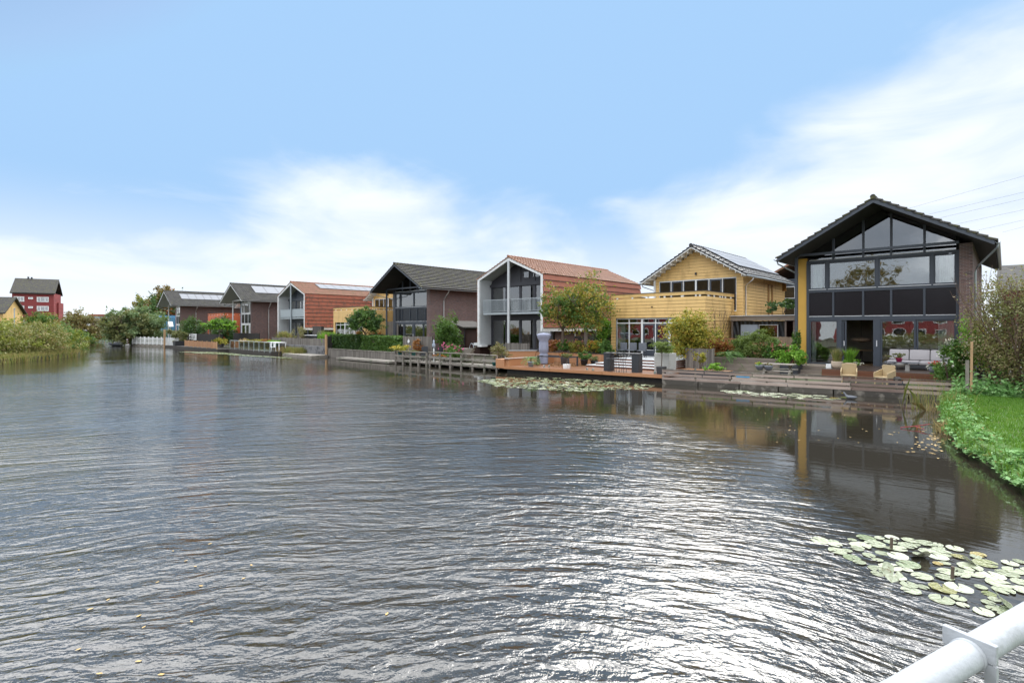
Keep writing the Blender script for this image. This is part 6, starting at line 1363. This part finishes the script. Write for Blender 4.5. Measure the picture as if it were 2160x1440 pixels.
while len(placed) < 115 and tries < 16000:
    tries += 1; x, y = random.uniform(-1.9, 1.0), random.uniform(6.3, 8.6)
    if not inside((x, y), near_poly): continue
    r = random.uniform(.05, .12)
    if any((x - a) ** 2 + (y - b_) ** 2 < ((r + c0) * .74) ** 2 for a, b_, c0 in placed): continue
    placed.append((x, y, r)); pad(x, y, r, 'pale green lily pad in the near patch by the white bridge railing', 'lily pads near the bridge railing')
for x, y, rr, lb in ((-.88, 6.95, .13, 'upturned green and orange lily leaf at the front of the near patch'), (-.72, 7.75, .10, 'dark green tilted lily leaf in the middle of the near patch'), (.0, 7.0, .11, 'curled dark lily leaf at the right of the near patch'), (-.3, 7.95, .07, 'small upright curled lily leaf at the back right of the near patch')):
    o = pad(x, y, rr, lb, 'raised leaves in the near patch', 2); o.rotation_euler = (R_(25), R_(-12), random.uniform(0, 6)); o.location.z = .03
for x, y, lb in ((-1.02, 7.85, 'thin broken stick standing up in the near lily patch'), (-.42, 7.35, 'short dark stalk in the near lily patch')):
    tag(MB().tube([(0, 0, -.1), (.01, 0, .14)], .018, 6).build('stick', M['bark'], None), lb, 'stick').location = (x, y, 0)
A_poly = [(-9.0, 22.4), (-8.2, 22.9), (-6.2, 23.5), (-4.2, 23.6), (-4.2, 22.8), (-5.6, 21.9), (-7.4, 21.6), (-8.2, 21.9)]
k = 0
while k < 75:
    x, y = random.uniform(-9.2, -4), random.uniform(21.4, 23.8)
    if inside((x, y), A_poly): pad(x, y, random.uniform(.10, .18), 'white-green lily pad in the strip before the slatted board fence', 'lily pads before the board fence'); k += 1
B_poly = [(-19.3, 18.0), (-19.6, 20.6), (-17.5, 22.0), (-14.0, 22.6), (-11.7, 22.3), (-11.5, 20.8), (-13.2, 17.9), (-16.6, 17.1)]
k = 0
while k < 110:
    x, y = random.uniform(-19.8, -11.2), random.uniform(17, 19.8 if k < 80 else 22.6)
    if inside((x, y), B_poly): pad(x, y, random.uniform(.11, .18), 'pale lily pad in the wide patch before the terracotta deck', 'lily pads before the terracotta deck'); k += 1
def pad_field(name, label, poly, n, r):
    V = []; xs_ = [p[0] for p in poly]; ys_ = [p[1] for p in poly]; m = 0
    while m < n:
        x, y = random.uniform(min(xs_), max(xs_)), random.uniform(min(ys_), max(ys_))
        if not inside((x, y), poly): continue
        m += 1; rr = r * random.uniform(.6, 1.2); a0 = random.uniform(0, 6.28); z = random.uniform(.004, .02)
        V += [(x + rr * math.cos(a0 + k_ * 6.283 / 10), y + rr * math.sin(a0 + k_ * 6.283 / 10), z + random.uniform(-.002, .012)) for k_ in range(10)]
    kind(np_mesh(name, np.array(V), 10, M['lily_many']), 'stuff')['label'] = label
pad_field('lily_field', 'dense field of small lily pads before the terracotta deck', B_poly, 620, .085)
pad_field('lily_field', 'dense far strip of lily pads before the tan-railed terrace', [(-66.0, 17.2), (-61, 17.6), (-57, 18.6), (-55.2, 19.7), (-58, 20.0), (-63, 19.6)], 900, .16)
pad_field('lily_field', 'thin far strip of lily pads before the glass-railed terrace', [(-55.5, 18.6), (-50.0, 19.4), (-45, 20.2), (-46, 20.6), (-50, 20.2), (-55.5, 19.3)], 420, .15)
# floating leaves
lf = bpy.data.meshes.new('floating_leaf'); lf.from_pydata([(-1, 0, 0), (-.3, .45, .1), (.6, .35, .02), (1, 0, .12), (.5, -.4, .03), (-.4, -.4, .08)], [], [(0, 1, 2, 3, 4, 5)]); lf.update(); lf.materials.append(pbr('yellow_dead_leaf', (.45, .31, .12), .7, .2))
def fleaf(x, y, r, label, group):
    o = bpy.data.objects.new('floating_leaf', lf); C.objects.link(o); o.location = (x, y, .006); o.scale = (r,) * 3; o.rotation_euler = (0, 0, random.uniform(0, 6)); tag(o, label, 'fallen leaf', group)
cY, sY = math.cos(YAW), math.sin(YAW)
def ground(px, py):
    a = (px - 1080) / 1112; d = 1112 * 2.7 / (py - 690); return ((cY * a - sY) * d, (sY * a + cY) * d)
for px, py in ((365, 1162), (443, 1147), (392, 1183), (412, 1195), (166, 1202), (530, 1192), (514, 1220), (424, 1236), (228, 1265), (293, 1299), (404, 1311), (303, 1323), (165, 1370), (292, 1395), (210, 1421), (340, 1423), (816, 1295), (483, 1063), (190, 1285), (332, 1228)):
    fleaf(*ground(px, py), random.uniform(.018, .028), 'single yellow leaf floating on the open dark water, lower left', 'leaves floating at the lower left')
for i in range(46): fleaf(*ground(random.uniform(860, 1290), random.uniform(772, 812)), .035, 'small pale leaf floating before the rail fence', 'leaves floating before the rail fence')
for i in range(60): fleaf(*ground(random.uniform(1560, 2020), random.uniform(850, 935)), .03, 'small pale leaf floating before the nearest house', 'leaves floating before the nearest house')
for i in range(46): fleaf(-1.05 + random.gauss(0, .28) - .2, 15.6 + random.gauss(0, .8), .045, 'yellow leaf drifting in the cluster against the nettles', 'leaves drifting against the nettles')
t = thing('floating_branch', 'red twig with leaves floating beside the nettles', 'branch', (-1.75, 17.6, .02)); MB().tube([(-.3, -.2, 0), (0, 0, .05), (.3, .15, .12)], .012, 5).tube([(0, 0, .04), (.2, -.1, .0)], .01, 4).build('twig', M['red_panel'], t)
np_mesh('leaves', leaf_quads(rng.normal(0, .10, (10, 3)) * np.array([1, 1, .15]) + np.array([0, 0, .02]), .045), 4, M['lf_rust'], t)
# duck
t = thing('duck', 'grey-white duck swimming along the dark beam of the board fence', 'duck', (-4.25, 23.2, 0), R_(176))
bd = bpy.data.meshes.new('duck_body'); V_ = [(-.22, 0, .10), (-.12, 0, .07), (0, 0, .07), (.12, 0, .07), (.17, 0, .15), (.20, 0, .22), (.26, 0, .215)]; bd.from_pydata(V_, [(i, i + 1) for i in range(6)], []); ob = link_mesh('body', bd, M['pot_grey'], t)
md = ob.modifiers.new('s', 'SKIN'); 
for v, r in zip(bd.skin_vertices[0].data if bd.skin_vertices else [], (.02, .07, .10, .08, .04, .045, .02)): v.radius = (r, r * .8)
ob.modifiers.new('sub', 'SUBSURF').render_levels = 1
MB().prism([(.24, .20), (.32, .195), (.24, .23)], 'y', -.018, .018).build('beak', M['fl_yel'], t)
# ---------------------------------------------------------------- bridge railing at lower right
def camp(xc, yc, zc): return Vector((cY * xc - sY * zc, sY * xc + cY * zc, 2.7 + yc))     # camera-space metres -> world, used once to stand the railing beside the viewer
a_ = math.atan2(3185 - 1080, 1112); dv = Vector((math.sin(a_), 0, math.cos(a_))); p0 = Vector(((2045 - 1080) / 1112 * 1.25, -(1378 - 690) / 1112 * 1.25, 1.25))
P0 = camp(*p0); Dw = Vector((cY * dv.x - sY * dv.z, sY * dv.x + cY * dv.z, 0)).normalized(); nrm = Vector((-Dw.y, Dw.x, 0))
t = thing('bridge_railing', 'white painted tubular bridge railing with bracket plate, lower right corner', 'railing', P0, math.atan2(Dw.y, Dw.x))
MB().tube([(-2.4, 0, 0), (3.5, 0, 0)], .0335, 32).build('handrail', M['white_rail'] if 'white_rail' in M else M['white'], t, smooth=True)
for x in (.0, 2.2): 
    MB().prism([(-.052, .045), (.052, .045), (.052, .002), (.036, -.004), (-.052, .0)], 'x', x - .006, x + .006).build('bracket_plate', M['white_rail'], t, bevel=.0015)
    B(x - .006, x + .006, -.052, -.030, -.9, -.004).build('stanchion', M['white_rail'], t)
    if x == 0: MB().prism([(-.055, -.10), (.02, -.085), (.035, -.11), (.03, -.4), (-.06, -.4)], 'x', x - .075, x - .012).build('mossy_block', M['moss'], t, bevel=.006)
    MB().tube([(x - .016, 0, 0), (x + .014, 0, 0)], .0360, 28).build('weld_collar', M['white_rail'], t, smooth=True)
# ---------------------------------------------------------------- power lines
for i, (xa, ya, xb, yb) in enumerate(((1930, 436, 2200, 360), (1960, 452, 2200, 396), (1990, 458, 2200, 410), (2030, 470, 2200, 434), (2080, 482, 2200, 455), (2130, 486, 2200, 468))):
    Z = 130; q0 = camp((xa - 1080) / 1112 * Z, -(ya - 690) / 1112 * Z, Z); q1 = camp((xb - 1080) / 1112 * Z * .9, -(yb - 690) / 1112 * Z * .9, Z * .9); d_ = q1 - q0
    tag(MB().tube([q0 - d_ * .25, q1 + d_ * 6], .020, 5).build('power_line', M['dark'], None), ['topmost', 'second', 'third', 'fourth', 'fifth', 'lowest'][i] + ' overhead power line right of the nearest roof', 'power line', 'overhead power lines')
# ---------------------------------------------------------------- buildings behind, right side
t = thing('grey_house', 'dark grey house with white window strips behind the yellow house', 'house', (-14.3, 46.5, 0)); B(0, 6.2, 0, 9, .3, 6.6).build('wall', M['frame'], t)
MB().prism([(-.5, 6.5), (3.1, 8.4), (6.7, 6.5), (6.7, 6.65), (3.1, 8.6), (-.5, 6.65)], 'y', -.6, 9.5).build('roof', M['tile_orange_m'], t)
for x0, z0, z1 in ((.4, 5.0, 6.0), (.4, 3.4, 4.7), (3.4, 3.4, 6.0)): window(t, x0, x0 + 1.6, z0, z1, -.08, .08, 'offwhite', 'glass')
t = thing('brick_building', 'red-brown brick building glimpsed through the brown bush', 'building', (-.2, 58, 0)); B(0, 14, 0, 8, .3, 5.6).build('wall', M['redwall'], t); MB().prism([(-.4, 5.6), (4, 8), (8.4, 5.6)], 'x', -.3, 14.3).build('roof', M['tile_dark2'], t)
for k_ in range(4): window(t, .8 + k_ * 3.2, 2.6 + k_ * 3.2, 1.6, 3.0, -.08, .08, 'white', 'glassd')
# ---------------------------------------------------------------- far side street, seen only in the window reflections
for i, (x, y, ln, lb) in enumerate(((-22, -44, 18, 'red brick terrace with white windows mirrored in the right-hand windows'), (-46, -44, 20, 'red brick terrace mirrored in the orange house windows'), (-72, -44, 22, 'long red brick terrace mirrored in the balcony windows'), (-2, -44, 14, 'red brick end house mirrored in the sofa window'))):
    t = thing('terraced_house', lb, 'house', (x, y, 0), 0, 'red houses across the street'); B(0, ln, -8, 0, .3, 5.2).build('wall', M['redwall'], t); MB().prism([(-8.3, 5.1), (-4, 7.4), (.3, 5.1)], 'x', -.2, ln + .2).build('roof', M['tile_dark2'], t)
    for k_ in range(int(ln / 2.6)):
        for z in (1.1, 3.4): window(t, .6 + k_ * 2.6, 2.2 + k_ * 2.6, z, z + 1.3, -.0, .10, 'white', 'glassd').location.y = .02
car('white hatchback mirrored in the right-hand sliding window', (-9.5, -16, .33), 0)
bigtree('broad bare-looking autumn tree mirrored in the upper window', (-13.5, -24, 0), 11.5, (4.6, 4, 4.4), ['lf_brown'], 4200, .22)
shrub('reedy scrub on the near bank mirrored in the lower windows', (-7, -9, .2), (7, 1.6, 1.0), 'lf_wild', 5000, .12, clumps=60, h0=.8)
bigtree('green tree beside the red terraces', (-36, -26, 0), 9, (3.6, 3.4, 3.6), ['lf_autumn'], 3200, .25)
